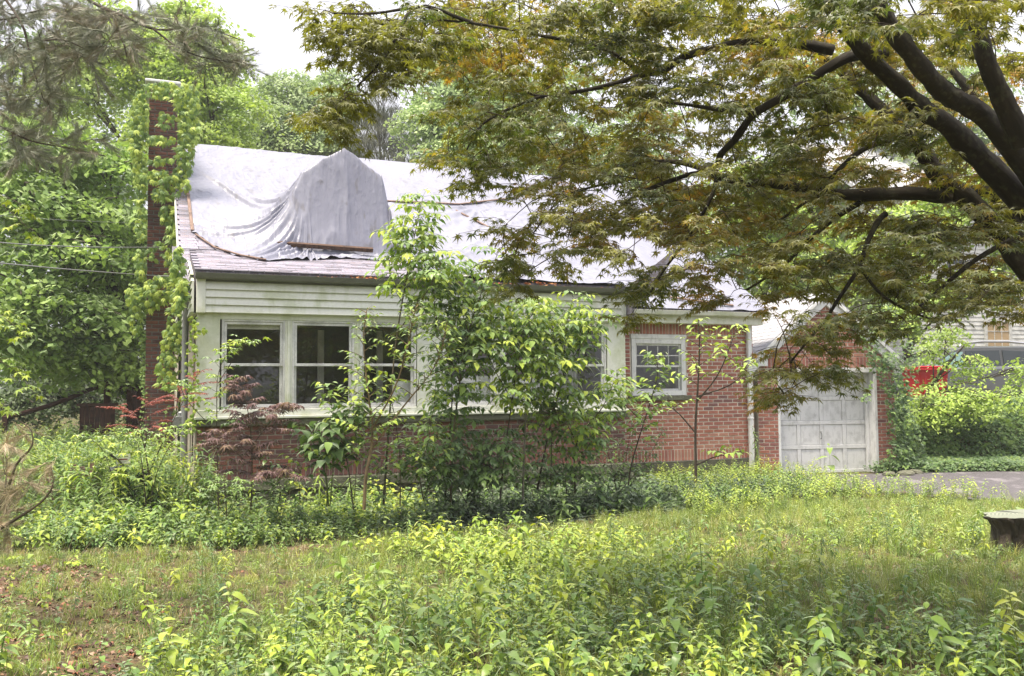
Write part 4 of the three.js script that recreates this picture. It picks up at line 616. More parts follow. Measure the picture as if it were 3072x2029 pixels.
tree('dark_tree', 'dark open tree standing behind the roof left of the covered dormer', { seed: 304, base: [-9.6, 47], trunk: 0.3, size: 1.2, density: 0.55, colors: DARK.map((c) => c.map((x) => x * 1.5)), blobs: [[740, 330, 90, 90, 47], [850, 440, 100, 60, 46], [700, 450, 110, 60, 46], [960, 460, 90, 40, 47]], sprays: SPRF });
tree('weeping_spruce', 'grey green spruce with hanging boughs behind the covered dormer', { seed: 305, base: [-5.4, 41], colors: [[0.13, 0.145, 0.09], [0.17, 0.175, 0.11], [0.10, 0.12, 0.08]], sprays: SPRU, size: 1.2, density: 0.5, tilt: 0.5, trunk: 0.16, blobs: [[1130, 300, 70, 60, 40], [1090, 380, 80, 70, 40], [1170, 370, 90, 70, 41], [1220, 440, 80, 60, 41], [1130, 450, 80, 50, 40], [1150, 210, 50, 60, 40], [1040, 470, 60, 40, 41]] });
tree('pale_tree', 'pale green fluffy tree behind the ridge left of the bronze maple', { seed: 306, base: [-2.2, 36], trunk: 0.28, colors: PALE.map((c) => c.map((x) => x * 1.15)), blobs: [[1330, 270, 120, 90, 35], [1290, 370, 110, 70, 34], [1420, 350, 130, 90, 35], [1370, 170, 110, 80, 36], [1480, 240, 120, 100, 36], [1450, 450, 150, 60, 34], [1330, 460, 110, 50, 34], [1560, 360, 120, 110, 36]], sprays: SPRF });
tree('yard_tree', 'pale green tree seen through the gaps of the bronze maple above the ridge', { seed: 307, base: [2.4, 34], trunk: 0.25, density: 0.6, colors: PALE, blobs: [[1680, 300, 150, 120, 33], [1790, 430, 160, 100, 32], [1650, 480, 140, 70, 33], [1900, 540, 150, 90, 32], [1820, 640, 160, 80, 32], [2020, 650, 130, 90, 33], [1960, 380, 110, 110, 34]], sprays: SPRF });
tree('yard_tree', 'bright green tree standing behind the garage roof', { seed: 308, base: [8.2, 30], trunk: 0.24, density: 0.7, colors: [...BRIGHT, PALE[0]], blobs: [[2250, 560, 140, 110, 29], [2200, 720, 140, 90, 29], [2330, 690, 130, 110, 29], [2420, 800, 120, 80, 28], [2300, 830, 110, 60, 29], [2560, 720, 120, 100, 28], [2480, 580, 130, 110, 30], [2620, 860, 90, 70, 27]], sprays: SPRF });
tree('yard_tree', 'light green tree before the upper windows of the white house', { seed: 309, base: [10.4, 24], trunk: 0.14, density: 0.95, colors: BRIGHT, blobs: [[2700, 700, 120, 90, 24], [2820, 640, 110, 80, 24], [2780, 880, 90, 70, 23], [2920, 860, 100, 60, 23], [2950, 560, 120, 90, 24], [2690, 960, 60, 50, 23], [3050, 760, 60, 90, 24]] });
tree('yard_tree', 'tall tree at the right whose crown shows between the limbs of the bronze maple', { seed: 310, base: [11, 33], trunk: 0.3, density: 0.5, colors: PALE, blobs: [[2650, 330, 180, 150, 32], [2880, 260, 170, 150, 32], [2450, 250, 160, 140, 33], [2750, 500, 150, 110, 31], [2980, 420, 120, 130, 32]], sprays: SPRF });
tree('young_tree', 'slim young tree on the ivy bank between the red bin and the grey car', { seed: 311, base: [8.25, 18.4], trunk: 0.06, density: 0.4, size: 0.5, colors: BRIGHT, blobs: [[2840, 1180, 110, 60, 17.8], [2800, 1060, 60, 40, 18], [2900, 1090, 70, 50, 18], [2940, 1190, 60, 30, 17.6], [2840, 1000, 70, 40, 18.2], [2790, 1250, 90, 30, 17.5], [2920, 1230, 80, 30, 17.6], [3010, 1200, 70, 40, 17.4], [3060, 1120, 40, 50, 17.6], [2880, 1210, 90, 40, 17.4]] });
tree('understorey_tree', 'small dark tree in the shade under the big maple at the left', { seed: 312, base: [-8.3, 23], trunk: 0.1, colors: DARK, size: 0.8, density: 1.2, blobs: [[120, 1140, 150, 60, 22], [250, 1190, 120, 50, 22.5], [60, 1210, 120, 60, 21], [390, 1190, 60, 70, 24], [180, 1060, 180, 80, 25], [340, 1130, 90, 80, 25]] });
// across the street, behind the viewer: what the panes and the wet leaves mirror
for (const [x, d, k, l] of [[-9, -13, 0, 'far left'], [-1.5, -16, 1, 'middle'], [7, -14, 2, 'right'], [15, -11, 3, 'far right'], [-17, -8, 4, 'leftmost']]) {
  const o = { seed: 330 + k, base: [x, d], trunk: 0.3, size: 1.6, density: 0.9, colors: MID, sprays: SPRF, limbs: false, blobs: [] }, B = V(x, 0, -d);
  const t = thing('street_tree', 'broad green tree across the street behind the viewer, ' + l + ' of the row', 'tree', B, 0, 'trees across the street'), r = rng(340 + k), m = [], c = [];
  part('trunk', tube([V(0, 0, 0), V(0.1, 2, 0), V(0, 5, 0.2)], 0.3, 0.15, 8), MT.bark, t);
  for (let i = 0; i < 420; i++) { const y = r() * 2 - 1, a = r() * 6.28, h = Math.sqrt(1 - y * y), q = Math.pow(r(), 0.35); m.push(mtx(V(Math.cos(a) * h * 4.4 * q, 5 + y * 3.9 * q, Math.sin(a) * h * 4 * q), eul(rr(r, -0.5, 0.5), r() * 6, rr(r, -0.5, 0.5)), rr(r, 1.3, 2))); const q2 = MID[i % 3]; c.push(rgb(...q2)); }
  inst('crown', SPRF[k % 3], MT.far, m, c, t);
}
{ // the wood far behind, one mass
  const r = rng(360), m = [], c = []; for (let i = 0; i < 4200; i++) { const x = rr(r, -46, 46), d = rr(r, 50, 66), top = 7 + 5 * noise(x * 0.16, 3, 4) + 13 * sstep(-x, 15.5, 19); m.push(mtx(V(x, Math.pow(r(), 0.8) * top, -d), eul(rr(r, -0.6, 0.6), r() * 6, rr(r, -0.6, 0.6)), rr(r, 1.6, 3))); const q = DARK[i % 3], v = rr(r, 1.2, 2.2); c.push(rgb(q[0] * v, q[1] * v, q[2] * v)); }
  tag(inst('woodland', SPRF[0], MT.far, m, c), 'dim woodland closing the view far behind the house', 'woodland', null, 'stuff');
}

// ================================================================ the bronze-green maple that hangs in from the right
{
  const r = rng(401), T = at(3330, 1750, 6.0); T.y = -0.05;
  const t = thing('bronze_maple', 'large bronze green maple with dark limbs and star leaves reaching in from the right', 'tree', T);
  const L = (pts) => pts.map(([x, y, d]) => at(x, y, d).sub(T));
  const nodes = [], limbs = [];
  const limb = (pts, a, b, seg = 9) => { const P = Array.isArray(pts[0]) ? L(pts) : pts; const c = new THREE.CatmullRomCurve3(P, false, 'centripetal'), n = Math.ceil(c.getLength() / 0.09); for (let i = 2; i <= n; i++) nodes.push(c.getPoint(i / n)); part('branch', tube(P, a, b, seg, 0.07, 0.22, r), MT.barkDark, t); };
  part('trunk', tube([V(0, 0, 0), V(0.02, 0.6, 0.0), at(3390, 1150, 6.0).sub(T), at(3350, 900, 6.0).sub(T)], 0.24, 0.15, 14, 0.06, 0.2, r), MT.barkDark, t);
  limb([[3290, 900, 6.0], [3072, 612, 5.7], [2918, 450, 5.5], [2831, 367, 5.35], [2774, 333, 5.3], [2699, 258, 5.2], [2602, 166, 5.05], [2521, 63, 4.95], [2430, -60, 4.85]], 0.08, 0.036, 12);
  limb([[3300, 880, 6.1], [3072, 490, 5.4], [2946, 344, 5.1], [2831, 275, 4.95], [2740, 172, 4.8], [2650, 40, 4.7], [2600, -80, 4.6]], 0.072, 0.038, 12);
  limb([[3300, 980, 6.1], [3072, 800, 5.9], [3004, 706, 5.85], [2918, 612, 5.8], [2808, 517, 5.8], [2768, 453, 5.8], [2699, 379, 5.8], [2613, 298, 5.85], [2544, 230, 5.9], [2460, 150, 6.0]], 0.078, 0.03, 11);
  limb([[3072, 430, 5.0], [3010, 300, 4.9], [2960, 180, 4.8], [2930, 60, 4.75], [2900, -60, 4.7]], 0.06, 0.04, 9);
  limb([[3100, 780, 6.3], [3030, 640, 6.3], [2980, 580, 6.25], [2920, 575, 6.2], [2860, 590, 6.1]], 0.055, 0.04, 9);
  limb([[3072, 470, 6.6], [3000, 400, 6.6], [2930, 300, 6.7], [2850, 200, 6.8]], 0.05, 0.03, 8);
  limb([[2855, 590, 5.8], [2717, 580, 5.85], [2590, 585, 5.95], [2475, 580, 6.0], [2400, 565, 6.0], [2315, 551, 6.05], [2218, 545, 6.1], [2150, 528, 6.15], [2090, 500, 6.2], [2020, 485, 6.3], [1930, 488, 6.4], [1850, 500, 6.5]], 0.05, 0.012, 8);
  limb([[2660, 158, 5.2], [2544, 172, 5.15], [2430, 241, 5.2], [2297, 321, 5.3], [2262, 341, 5.35], [2200, 425, 5.5], [2161, 465, 5.6], [2150, 510, 5.7], [2075, 522, 5.9], [1990, 551, 6.0], [1903, 591, 6.2], [1817, 666, 6.3], [1760, 720, 6.35]], 0.032, 0.01, 7);
  limb([[2262, 341, 5.35], [2150, 328, 5.4], [2046, 312, 5.5], [1950, 304, 5.6]], 0.016, 0.007, 6);
  limb([[2500, 150, 5.3], [2407, 132, 5.3], [2265, 120, 5.35], [2218, 129, 5.4], [2046, 172, 5.5], [1989, 212, 5.55], [1931, 224, 5.6], [1817, 258, 5.7], [1713, 278, 5.8], [1621, 290, 5.9], [1570, 270, 5.95]], 0.034, 0.009, 7);
  limb([[2700, 400, 5.9], [2671, 419, 5.85], [2602, 442, 5.8], [2521, 505, 5.8], [2458, 574, 5.85], [2338, 663, 5.95]], 0.026, 0.009, 7);
  limb([[2610, 591, 5.95], [2498, 660, 6.0], [2430, 718, 6.05], [2343, 804, 6.1], [2240, 870, 6.2]], 0.02, 0.007, 6);
  limb([[2660, 640, 5.8], [2642, 654, 5.8], [2602, 729, 5.75], [2579, 800, 5.7], [2544, 856, 5.7], [2503, 917, 5.7], [2483, 953, 5.7], [2427, 1019, 5.75], [2370, 1090, 5.8]], 0.02, 0.007, 6);
  limb([[2579, 800, 5.7], [2640, 880, 5.7], [2720, 930, 5.75], [2800, 960, 5.8]], 0.012, 0.006, 6);
  limb([[2150, 505, 5.7], [2145, 560, 5.7], [2120, 620, 5.7], [2060, 720, 5.75], [2000, 800, 5.8], [1950, 880, 5.85]], 0.014, 0.006, 6);
  limb([[1931, 224, 5.6], [1840, 160, 5.5], [1750, 130, 5.4], [1640, 110, 5.35], [1540, 90, 5.3], [1420, 70, 5.2], [1320, 60, 5.1]], 0.016, 0.006, 6);
  limb([[1420, 70, 5.2], [1250, 20, 5.0], [1180, 130, 4.9], [1130, 200, 4.85], [1070, 260, 4.8]], 0.013, 0.005, 6);
  limb([[1250, 20, 5.0], [1120, 40, 4.9], [1000, 40, 4.8]], 0.01, 0.005, 6);
  limb([[1621, 290, 5.9], [1520, 330, 5.9], [1440, 380, 5.9], [1400, 450, 5.9]], 0.012, 0.005, 6);
  limb([[2000, 485, 6.3], [1880, 540, 6.3], [1780, 560, 6.3], [1680, 600, 6.2], [1600, 700, 6.1]], 0.014, 0.005, 6);
  limb([[3072, 700, 5.5], [2960, 760, 5.5], [2900, 800, 5.5], [2830, 860, 5.5], [2760, 920, 5.5]], 0.02, 0.008, 6);
  // tiers of leaves and the twigs that reach them
  const blobs = [[1010, 70, 60, 60], [1100, 60, 110, 80], [1110, 190, 110, 80], [1050, 290, 45, 55], [1015, 355, 25, 30], [1230, 60, 150, 90], [1300, 170, 100, 70], [1370, 60, 150, 100], [1400, 330, 80, 70], [1370, 430, 60, 80], [1420, 520, 35, 50], [1480, 250, 130, 110], [1500, 100, 150, 110], [1530, 420, 130, 100], [1650, 150, 190, 140], [1620, 330, 170, 130], [1640, 500, 140, 100], [1570, 640, 60, 100], [1610, 780, 100, 80], [1540, 830, 50, 45], [1700, 680, 130, 100], [1750, 560, 150, 100], [1850, 420, 190, 140], [1850, 200, 200, 160], [1870, 700, 120, 90], [1960, 840, 90, 70], [1920, 930, 70, 50], [2050, 600, 170, 110], [2050, 350, 200, 160], [2050, 120, 220, 130], [2060, 750, 140, 100], [2180, 840, 120, 60], [2250, 700, 160, 110], [2260, 500, 180, 130], [2280, 250, 190, 170], [2450, 150, 200, 160], [2450, 400, 200, 150], [2450, 620, 180, 130], [2420, 790, 140, 80], [2650, 200, 200, 180], [2700, 450, 200, 150], [2680, 680, 160, 110], [2640, 820, 110, 70], [2880, 150, 200, 170], [2900, 400, 180, 140], [2900, 650, 160, 110], [2850, 840, 170, 80], [3020, 880, 80, 80], [2450, 990, 100, 60], [2420, 1080, 80, 70], [2350, 1090, 55, 55], [2510, 930, 80, 60], [2340, 1185, 35, 25], [2480, 1110, 60, 40], [2700, 940, 110, 60], [3030, 600, 70, 180], [2780, 720, 140, 80], [2960, 760, 120, 90], [2560, 780, 120, 80], [2760, 860, 120, 70], [2950, 880, 120, 60], [2180, 620, 130, 90], [1950, 620, 120, 90], [2330, 900, 120, 60], [1700, 0, 200, 80], [2050, -10, 220, 80], [1400, -10, 200, 70], [2350, 0, 200, 90], [2700, 0, 200, 100], [1250, 110, 90, 60], [1180, 60, 90, 70], [2560, 40, 200, 80], [2200, 30, 250, 70], [1750, 30, 250, 70], [2900, 20, 200, 60]];
  const sp = [];
  for (const [x, y, a, b] of blobs) { const n = Math.max(4, Math.round(a * b / 1350)); for (let i = 0; i < n; i++) { const q = Math.sqrt(r()), g = r() * 6.283, px = x + Math.cos(g) * a * q, py = y + Math.sin(g) * b * q, d = x < 1300 ? rr(r, 4.7, 5.3) : y < 150 && x > 2200 ? rr(r, 3.9, 6) : rr(r, 5.0, 7.2); sp.push({ p: at(px, py, d).sub(T), d, x: px, y: py }); } }
  const twigs = []; let all = nodes.slice();
  const near = (p) => { let b = 1e9, q = null; for (const n of all) { const dd = n.distanceToSquared(p); if (dd < b) { b = dd; q = n; } } return [q, Math.sqrt(b)]; };
  sp.forEach((s) => { s.k = near(s.p)[1]; }); sp.sort((a, b) => a.k - b.k);
  const leaves = [], hangs = V(0, -1, 0);
  for (const s of sp) {
    const [q, dist] = near(s.p); const mid = q.clone().lerp(s.p, 0.5).add(V(rr(r, -0.05, 0.05), 0.10 * dist + rr(r, -0.02, 0.03), rr(r, -0.05, 0.05)));
    if (dist > 0.03) { const c = new THREE.CatmullRomCurve3([q, mid, s.p]); for (let i = 1; i <= 4; i++) all.push(c.getPoint(i / 4)); twigs.push(tube([q, mid, s.p], clamp(0.0025 + 0.006 * dist, 0.003, 0.008), 0.002, 4, 0.09)); }
    const out = s.p.clone().sub(q).setY(0); if (out.lengthSq() < 1e-4) out.set(-1, 0, 0.2); out.normalize();
    const nt = 5 + Math.floor(r() * 3); let made = 0;
    for (let k = 0; k < nt; k++) {
      const a = rr(r, -1.3, 1.3), dir = out.clone().applyAxisAngle(UPV, a).setY(rr(r, -0.45, 0.12)).normalize(), len = rr(r, 0.12, 0.26), st = s.p.clone().add(V(rr(r, -0.05, 0.05), rr(r, -0.04, 0.04), rr(r, -0.05, 0.05)));
      twigs.push(tube([st, st.clone().addScaledVector(dir, len * 0.55).add(V(0, 0.008, 0)), st.clone().addScaledVector(dir, len)], 0.0018, 0.001, 3));
      for (let j = 0; j < 4; j++) for (const sd of [-1, 1]) {
        const u = (j + 0.4) / 4 * len + 0.01, p = st.clone().addScaledVector(dir, u), ld = j === 3 ? dir.clone().applyAxisAngle(UPV, sd * 0.35) : dir.clone().applyAxisAngle(UPV, sd * rr(r, 0.7, 1.4));
        ld.y += rr(r, -0.75, -0.05); ld.normalize(); const pet = rr(r, 0.012, 0.035); p.addScaledVector(ld, pet); const size = rr(r, 0.036, 0.056) * (s.y > 900 ? 0.95 : 1);
        leaves.push({ p, q: aim(ld, rr(r, -0.6, 0.6), UPV), s: size / 0.05, d: s.d, x: s.x, y: s.y });
      }
    }
  }
  part('twigs', twigs, MT.twig, t).userData.kind = 'stuff';
  const G = [star(0.05, 7, 0.34, { droop: 0.22, fat: 0.8 }), star(0.05, 7, 0.34, { droop: 0.45, fat: 0.72 }), star(0.05, 5, 0.33, { droop: 0.12, fat: 0.72, spread: 1.9 })];
  const pal = [[0.175, 0.185, 0.018], [0.225, 0.22, 0.02], [0.12, 0.145, 0.016], [0.29, 0.215, 0.02], [0.40, 0.22, 0.026], [0.09, 0.13, 0.016]];
  const lm = { transmission: 0.62, clearcoat: 0.12, clearcoatRoughness: 0.4 }, mats = pal.map((c) => leafM(...c, lm)), white = leafM(1, 1, 1, lm);
  leaves.forEach((l) => { const f = clamp((l.d - 5.2) / 1.6, 0, 1), o = 0.4 * f + 0.75 * (noise(l.x / 140, l.y / 140, 77) - 0.5) + rr(r, -0.25, 0.25), e = l.x < 1250 ? 0 : o; l.c = e > 0.62 ? 4 : e > 0.42 ? 3 : e > 0.15 ? 1 : e > -0.1 ? 0 : r() < 0.5 ? 2 : 5; });  // deeper leaves go orange: backlight put into their colour
  const big = leaves.map((l, i) => [l.s / (l.p.clone().add(T).sub(EYE).length()), i]).sort((a, b) => b[0] - a[0]).slice(0, 300).map((q) => q[1]), isBig = new Set(big);
  const lists = G.map(() => [[], []]);
  leaves.forEach((l, i) => { const k = i % 3; if (isBig.has(i)) { const m = part('leaf', G[k], mats[l.c], t); m.position.copy(l.p); m.quaternion.copy(l.q); m.scale.setScalar(l.s); } else { const v = rr(r, 0.8, 1.25), c = pal[l.c]; lists[k][0].push(mtx(l.p, l.q, l.s)); lists[k][1].push(rgb(c[0] * v, c[1] * v, c[2] * v)); } });
  lists.forEach(([m, c], k) => inst('crown', G[k], white, m, c, t));
  console.log('maple leaves', leaves.length, 'sprays', sp.length);
}

// ================================================================ leaf kinds for saplings, vines and weeds
const onto = (parts) => { const m = new MB(); for (const [g, p, q, s] of parts) m.add(g, mtx(p, q ?? eul(0, 0, 0), s ?? 1)); return m.build(); };
const OV = blade(0.1, 0.052, { n: 4, droop: 0.35, fold: 0.22 }), OV2 = blade(0.1, 0.06, { n: 4, droop: 0.6, fold: 0.15, twist: 0.3 });
function compound(n, size, spread = 0.5) { // leaflets along a stalk, as on ash and box elder
  const l = [[tube([V(0, 0, 0), V(0, 0.01, 0.06 + 0.05 * n * 0.5), V(0, -0.015, 0.08 + 0.06 * n * 0.5)], 0.0022, 0.0012, 3), V(0, 0, 0)]], k = (n - 1) / 2;
  for (let i = 0; i < k; i++) for (const s of [-1, 1]) l.push([i % 2 ? OV2 : OV, V(0, 0.006 - 0.004 * i, 0.07 + i * 0.055), eul(0.15 + 0.1 * i, s * (1.15 - 0.15 * i), s * spread * 0.4), size * (0.85 + 0.08 * i)]);
  l.push([OV, V(0, -0.01, 0.08 + 0.055 * k), eul(0.35, 0, 0), size * 1.1]); return onto(l);
}
const CREEPER = [0, 1].map((k) => onto([-1.25, -0.62, 0, 0.62, 1.25].map((a, i) => [blade(0.1, 0.036, { n: 4, droop: 0.5, fold: 0.25 }), V(0, 0, 0), eul(0.3 + 0.3 * k, a, 0), i === 2 ? 1 : i % 4 ? 0.85 : 0.65])));
const LEAF = {
  ash: [compound(5, 0.95), compound(5, 0.85), compound(3, 1.0)], elder: [compound(3, 1.05), compound(5, 0.8)], creeper: CREEPER,
  ovate: [OV, OV2, blade(0.1, 0.045, { n: 4, droop: 0.2, fold: 0.3 })],
  broad: [blade(0.14, 0.10, { n: 5, droop: 0.45, fold: 0.18, belly: 0.35, tip: 1 }), blade(0.13, 0.09, { n: 5, droop: 0.75, fold: 0.1, belly: 0.36, tip: 1, twist: 0.3 })],
  norway: [star(0.075, 5, 0.5, { fat: 1.25, droop: 0.3, spread: 1.9 }), star(0.075, 5, 0.55, { fat: 1.2, droop: 0.5, spread: 2 })],
  japanese: [star(0.06, 7, 0.28, { fat: 0.72, droop: 0.3 }), star(0.06, 7, 0.26, { fat: 0.66, droop: 0.55 })],
  ivy: [star(0.045, 3, 0.62, { fat: 1.5, droop: 0.15, spread: 1.5, side: 0.75 }), star(0.04, 5, 0.7, { fat: 1.3, droop: 0.2, spread: 1.9, side: 0.6 })],
};
const LMW = leafM(1, 1, 1, { clearcoat: 0.45, clearcoatRoughness: 0.3 });
const lm2 = (c, o) => c.map((q) => leafM(...q, o));
const LM = {
  bright: lm2([[0.31, 0.42, 0.03], [0.25, 0.36, 0.035], [0.38, 0.47, 0.035], [0.20, 0.31, 0.04]]),
  mid: lm2([[0.15, 0.26, 0.045], [0.19, 0.31, 0.05], [0.11, 0.20, 0.04]], { clearcoat: 0.5, clearcoatRoughness: 0.28 }),
  deep: lm2([[0.075, 0.15, 0.035], [0.10, 0.18, 0.04], [0.06, 0.12, 0.03]], { clearcoat: 0.6, clearcoatRoughness: 0.25 }),
  purple: lm2([[0.15, 0.075, 0.08], [0.12, 0.055, 0.055], [0.19, 0.105, 0.10], [0.17, 0.10, 0.05]], { clearcoat: 0.3 }),
  red: lm2([[0.30, 0.045, 0.035], [0.22, 0.04, 0.035], [0.36, 0.08, 0.05]]),
  creeper: lm2([[0.34, 0.46, 0.08], [0.22, 0.34, 0.07], [0.42, 0.52, 0.08], [0.15, 0.25, 0.06]], { clearcoat: 0.4 }),
};
const pick = (r, a) => a[Math.floor(r() * a.length)];
// a young tree: stems through points of the photograph, twigs up the stems, every leaf a mesh until 290 are made
function sapling(name, label, o) {
  const { stems, kind = 'ash', mats = LM.bright, low, from = 0.35, gap = 0.085, reach = 0.4, scale = 1, seed, rad = 0.012, lift = 0.35, tiers, stemMat = MT.stem, group, category = 'sapling', spacing = 0.075, drop = 0.3 } = o, r = rng(seed), dens = o.category === 'branch' ? 1 : 0.6;
  const W = stems.map((s) => s.map(([x, y, d]) => at(x, y, d))), B = W[0][0].clone(), t = thing(name, label, category, B, 0, group), twigs = []; let n = 0; const rest = new Map();
  for (const w of W) { const P = w.map((p) => p.clone().sub(B)), c = new THREE.CatmullRomCurve3(P, false, 'centripetal'), len = c.getLength(); w === W[0] ? part('stem', tube(P, rad, rad * 0.25, 7, 0.12, 0.15, r), stemMat, t) : twigs.push(tube(P, rad * 0.6, rad * 0.2, 5, 0.15));
    for (let s = len * from, side = r() * 6; s <= len; s += gap * dens * rr(r, 0.7, 1.3)) {
      const u = s / len, p = c.getPoint(u), tn = c.getTangent(u); side += 2.4 + rr(r, -0.4, 0.4);
      const l = reach * lerp(1, 0.28, Math.pow(clamp((u - from) / (1 - from + 1e-6), 0, 1), 1.3)) * rr(r, 0.6, 1.2), dir = V(Math.cos(side), lift + rr(r, -0.2, 0.25), Math.sin(side)).addScaledVector(tn, 0.25).normalize();
      const e = p.clone().addScaledVector(dir, l).add(V(0, -l * l * 0.35, 0)), m = p.clone().lerp(e, 0.5).add(V(0, 0.06 * l, 0)); twigs.push(tube([p, m, e], rad * 0.28, 0.0014, 4)); const bc = new THREE.CatmullRomCurve3([p, m, e]);
      const N = Math.max(2, Math.round(l / spacing));
      for (let k = 1; k <= N; k++) for (const sd of k === N ? [0] : [-1, 1]) {
        const q = bc.getPoint(k / N), td = bc.getTangent(Math.min(1, k / N)), ld = td.clone().setY(td.y * 0.3).normalize().applyAxisAngle(UPV, sd * rr(r, 0.7, 1.2)); ld.y -= rr(r, 0, drop); ld.normalize();
        const G = pick(r, LEAF[kind]), dark = low && r() < 0.4, Mt = pick(r, dark ? low[2] : mats), X = mtx(q.clone().addScaledVector(ld, 0.012), aim(ld, rr(r, -0.35, 0.35)), scale * 1.14 * rr(r, 0.7, 1.2));
        if (n++ < 290) { const f = part('leaf', G, Mt, t); X.decompose(f.position, f.quaternion, f.scale); } else { if (!rest.has(Mt)) rest.set(Mt, new MB()); rest.get(Mt).add(G, X); }
      }
    }
  }
  if (twigs.length) part('twigs', twigs, stemMat, t).userData.kind = 'stuff';
  for (const [m, b] of rest) part('foliage', b.build(), m, t).userData.kind = 'stuff';
  return t;
}
const LOWMIX = [1.35, 0.85, [...LM.deep, ...LM.mid]];
const g0 = (x, y) => { const p = gnd(x, y, -0.04); return -p.z; };
sapling('sapling', 'tall thin sapling whose leafy tip stands before the grey dormer edge and the tarpaulin', { seed: 501, kind: 'ash', low: [1.7, 0.7, LM.mid], from: 0.5, reach: 0.42, scale: 0.95, rad: 0.013, stems: [[[1150, 1515, 10.4], [1165, 1300, 10.4], [1185, 1050, 10.5], [1223, 812, 10.6], [1245, 700, 10.6], [1269, 590, 10.7]], [[1190, 1000, 10.5], [1290, 860, 10.3], [1330, 770, 10.3]]] });
sapling('sapling', 'pale barked young tree with small bright round leaves before the third porch window', { seed: 502, kind: 'ovate', scale: 0.62, spacing: 0.05, gap: 0.06, reach: 0.42, from: 0.42, low: LOWMIX, rad: 0.02, stemMat: M({ color: rgb(0.34, 0.24, 0.12), map: TX.bark }), stems: [[[1092, 1530, 9.9], [1098, 1424, 9.9], [1112, 1352, 9.95], [1117, 1280, 10], [1105, 1185, 10], [1090, 1010, 10.1], [1100, 930, 10.1]], [[1115, 1290, 10], [1190, 1150, 9.9], [1230, 1000, 9.9], [1250, 910, 9.9]], [[1112, 1350, 10], [1210, 1220, 10.1], [1310, 1090, 10.1], [1340, 970, 10.1]]] });
sapling('sapling', 'sapling leaning right across the middle post of the porch to the gutter', { seed: 503, kind: 'elder', scale: 0.95, reach: 0.38, from: 0.35, low: LOWMIX, rad: 0.014, mats: [...LM.bright, LM.mid[1]], stems: [[[1352, 1510, 10.7], [1356, 1350, 10.7], [1375, 1180, 10.7], [1400, 1020, 10.7], [1440, 890, 10.8], [1500, 745, 10.8]], [[1380, 1150, 10.7], [1310, 960, 10.6], [1300, 850, 10.6]], [[1405, 1000, 10.7], [1370, 870, 10.9], [1365, 800, 10.9]]] });
sapling('sapling', 'straight sapling with grey green leaves before the middle post of the porch', { seed: 504, kind: 'ash', scale: 0.9, reach: 0.36, from: 0.3, low: LOWMIX, mats: [...LM.mid, LM.bright[3]], stems: [[[1335, 1500, 11], [1345, 1360, 11], [1356, 1180, 11], [1345, 1000, 11], [1350, 860, 11]]] });
sapling('sapling', 'sapling with hanging glossy leaves before the two boarded porch windows', { seed: 505, kind: 'ash', scale: 1.0, reach: 0.4, from: 0.38, low: [1.5, 0.7, LM.mid], rad: 0.015, stemMat: M({ color: rgb(0.28, 0.26, 0.2), map: TX.bark }), stems: [[[1568, 1505, 11.1], [1572, 1380, 11.1], [1580, 1220, 11.1], [1600, 1100, 11.1], [1590, 980, 11.2], [1570, 900, 11.2]], [[1590, 1150, 11.1], [1490, 1010, 11], [1460, 930, 11]]] });
sapling('sapling', 'dark stemmed sapling slanting up to the right before the last porch window', { seed: 506, kind: 'elder', scale: 1.0, reach: 0.36, from: 0.3, low: LOWMIX, rad: 0.013, stemMat: MT.twig, stems: [[[1612, 1470, 11.4], [1630, 1376, 11.4], [1663, 1228, 11.4], [1697, 1118, 11.4], [1759, 1010, 11.5], [1790, 940, 11.5]], [[1660, 1240, 11.4], [1665, 1050, 11.3], [1650, 930, 11.3]], [[1690, 1130, 11.4], [1700, 980, 11.5], [1720, 890, 11.5]]] });
sapling('sapling', 'low sapling spreading under the right end of the porch', { seed: 507, kind: 'elder', scale: 0.95, reach: 0.36, from: 0.25, low: [1.0, 0.8, LM.mid], stems: [[[1725, 1480, 11.7], [1730, 1330, 11.7], [1807, 1223, 11.7], [1840, 1150, 11.7]], [[1735, 1340, 11.7], [1690, 1250, 11.6], [1660, 1200, 11.6]]] });
sapling('sapling', 'yellow green sapling before the corner of the brick wall and the small window', { seed: 508, kind: 'ovate', scale: 0.95, spacing: 0.06, reach: 0.38, from: 0.32, gap: 0.07, low: [0.9, 0.7, LM.mid], rad: 0.012, stemMat: MT.twig, stems: [[[1885, 1460, 12.2], [1893, 1400, 12.2], [1931, 1271, 12.2], [1955, 1194, 12.2], [1975, 1110, 12.2], [1960, 1060, 12.2]], [[1931, 1271, 12.2], [1860, 1190, 12.1], [1850, 1110, 12.1]]] });
sapling('sapling', 'slender young tree standing alone before the bare brick wall by the downspout', { seed: 509, kind: 'ovate', scale: 1.0, spacing: 0.075, reach: 0.42, from: 0.5, gap: 0.12, rad: 0.022, stemMat: MT.twig, stems: [[[2088, 1450, 13.1], [2087, 1280, 13.1], [2094, 1156, 13.1], [2099, 1040, 13.1], [2095, 960, 13.1]], [[2092, 1204, 13.1], [2151, 1130, 13], [2190, 1041, 13], [2210, 980, 13]], [[2087, 1300, 13.1], [2030, 1235, 13.1], [1990, 1210, 13.1]], [[2095, 1190, 13.1], [2200, 1150, 12.9], [2260, 1080, 12.9]], [[2090, 1395, 13.1], [2150, 1370, 13], [2230, 1360, 13]]] });
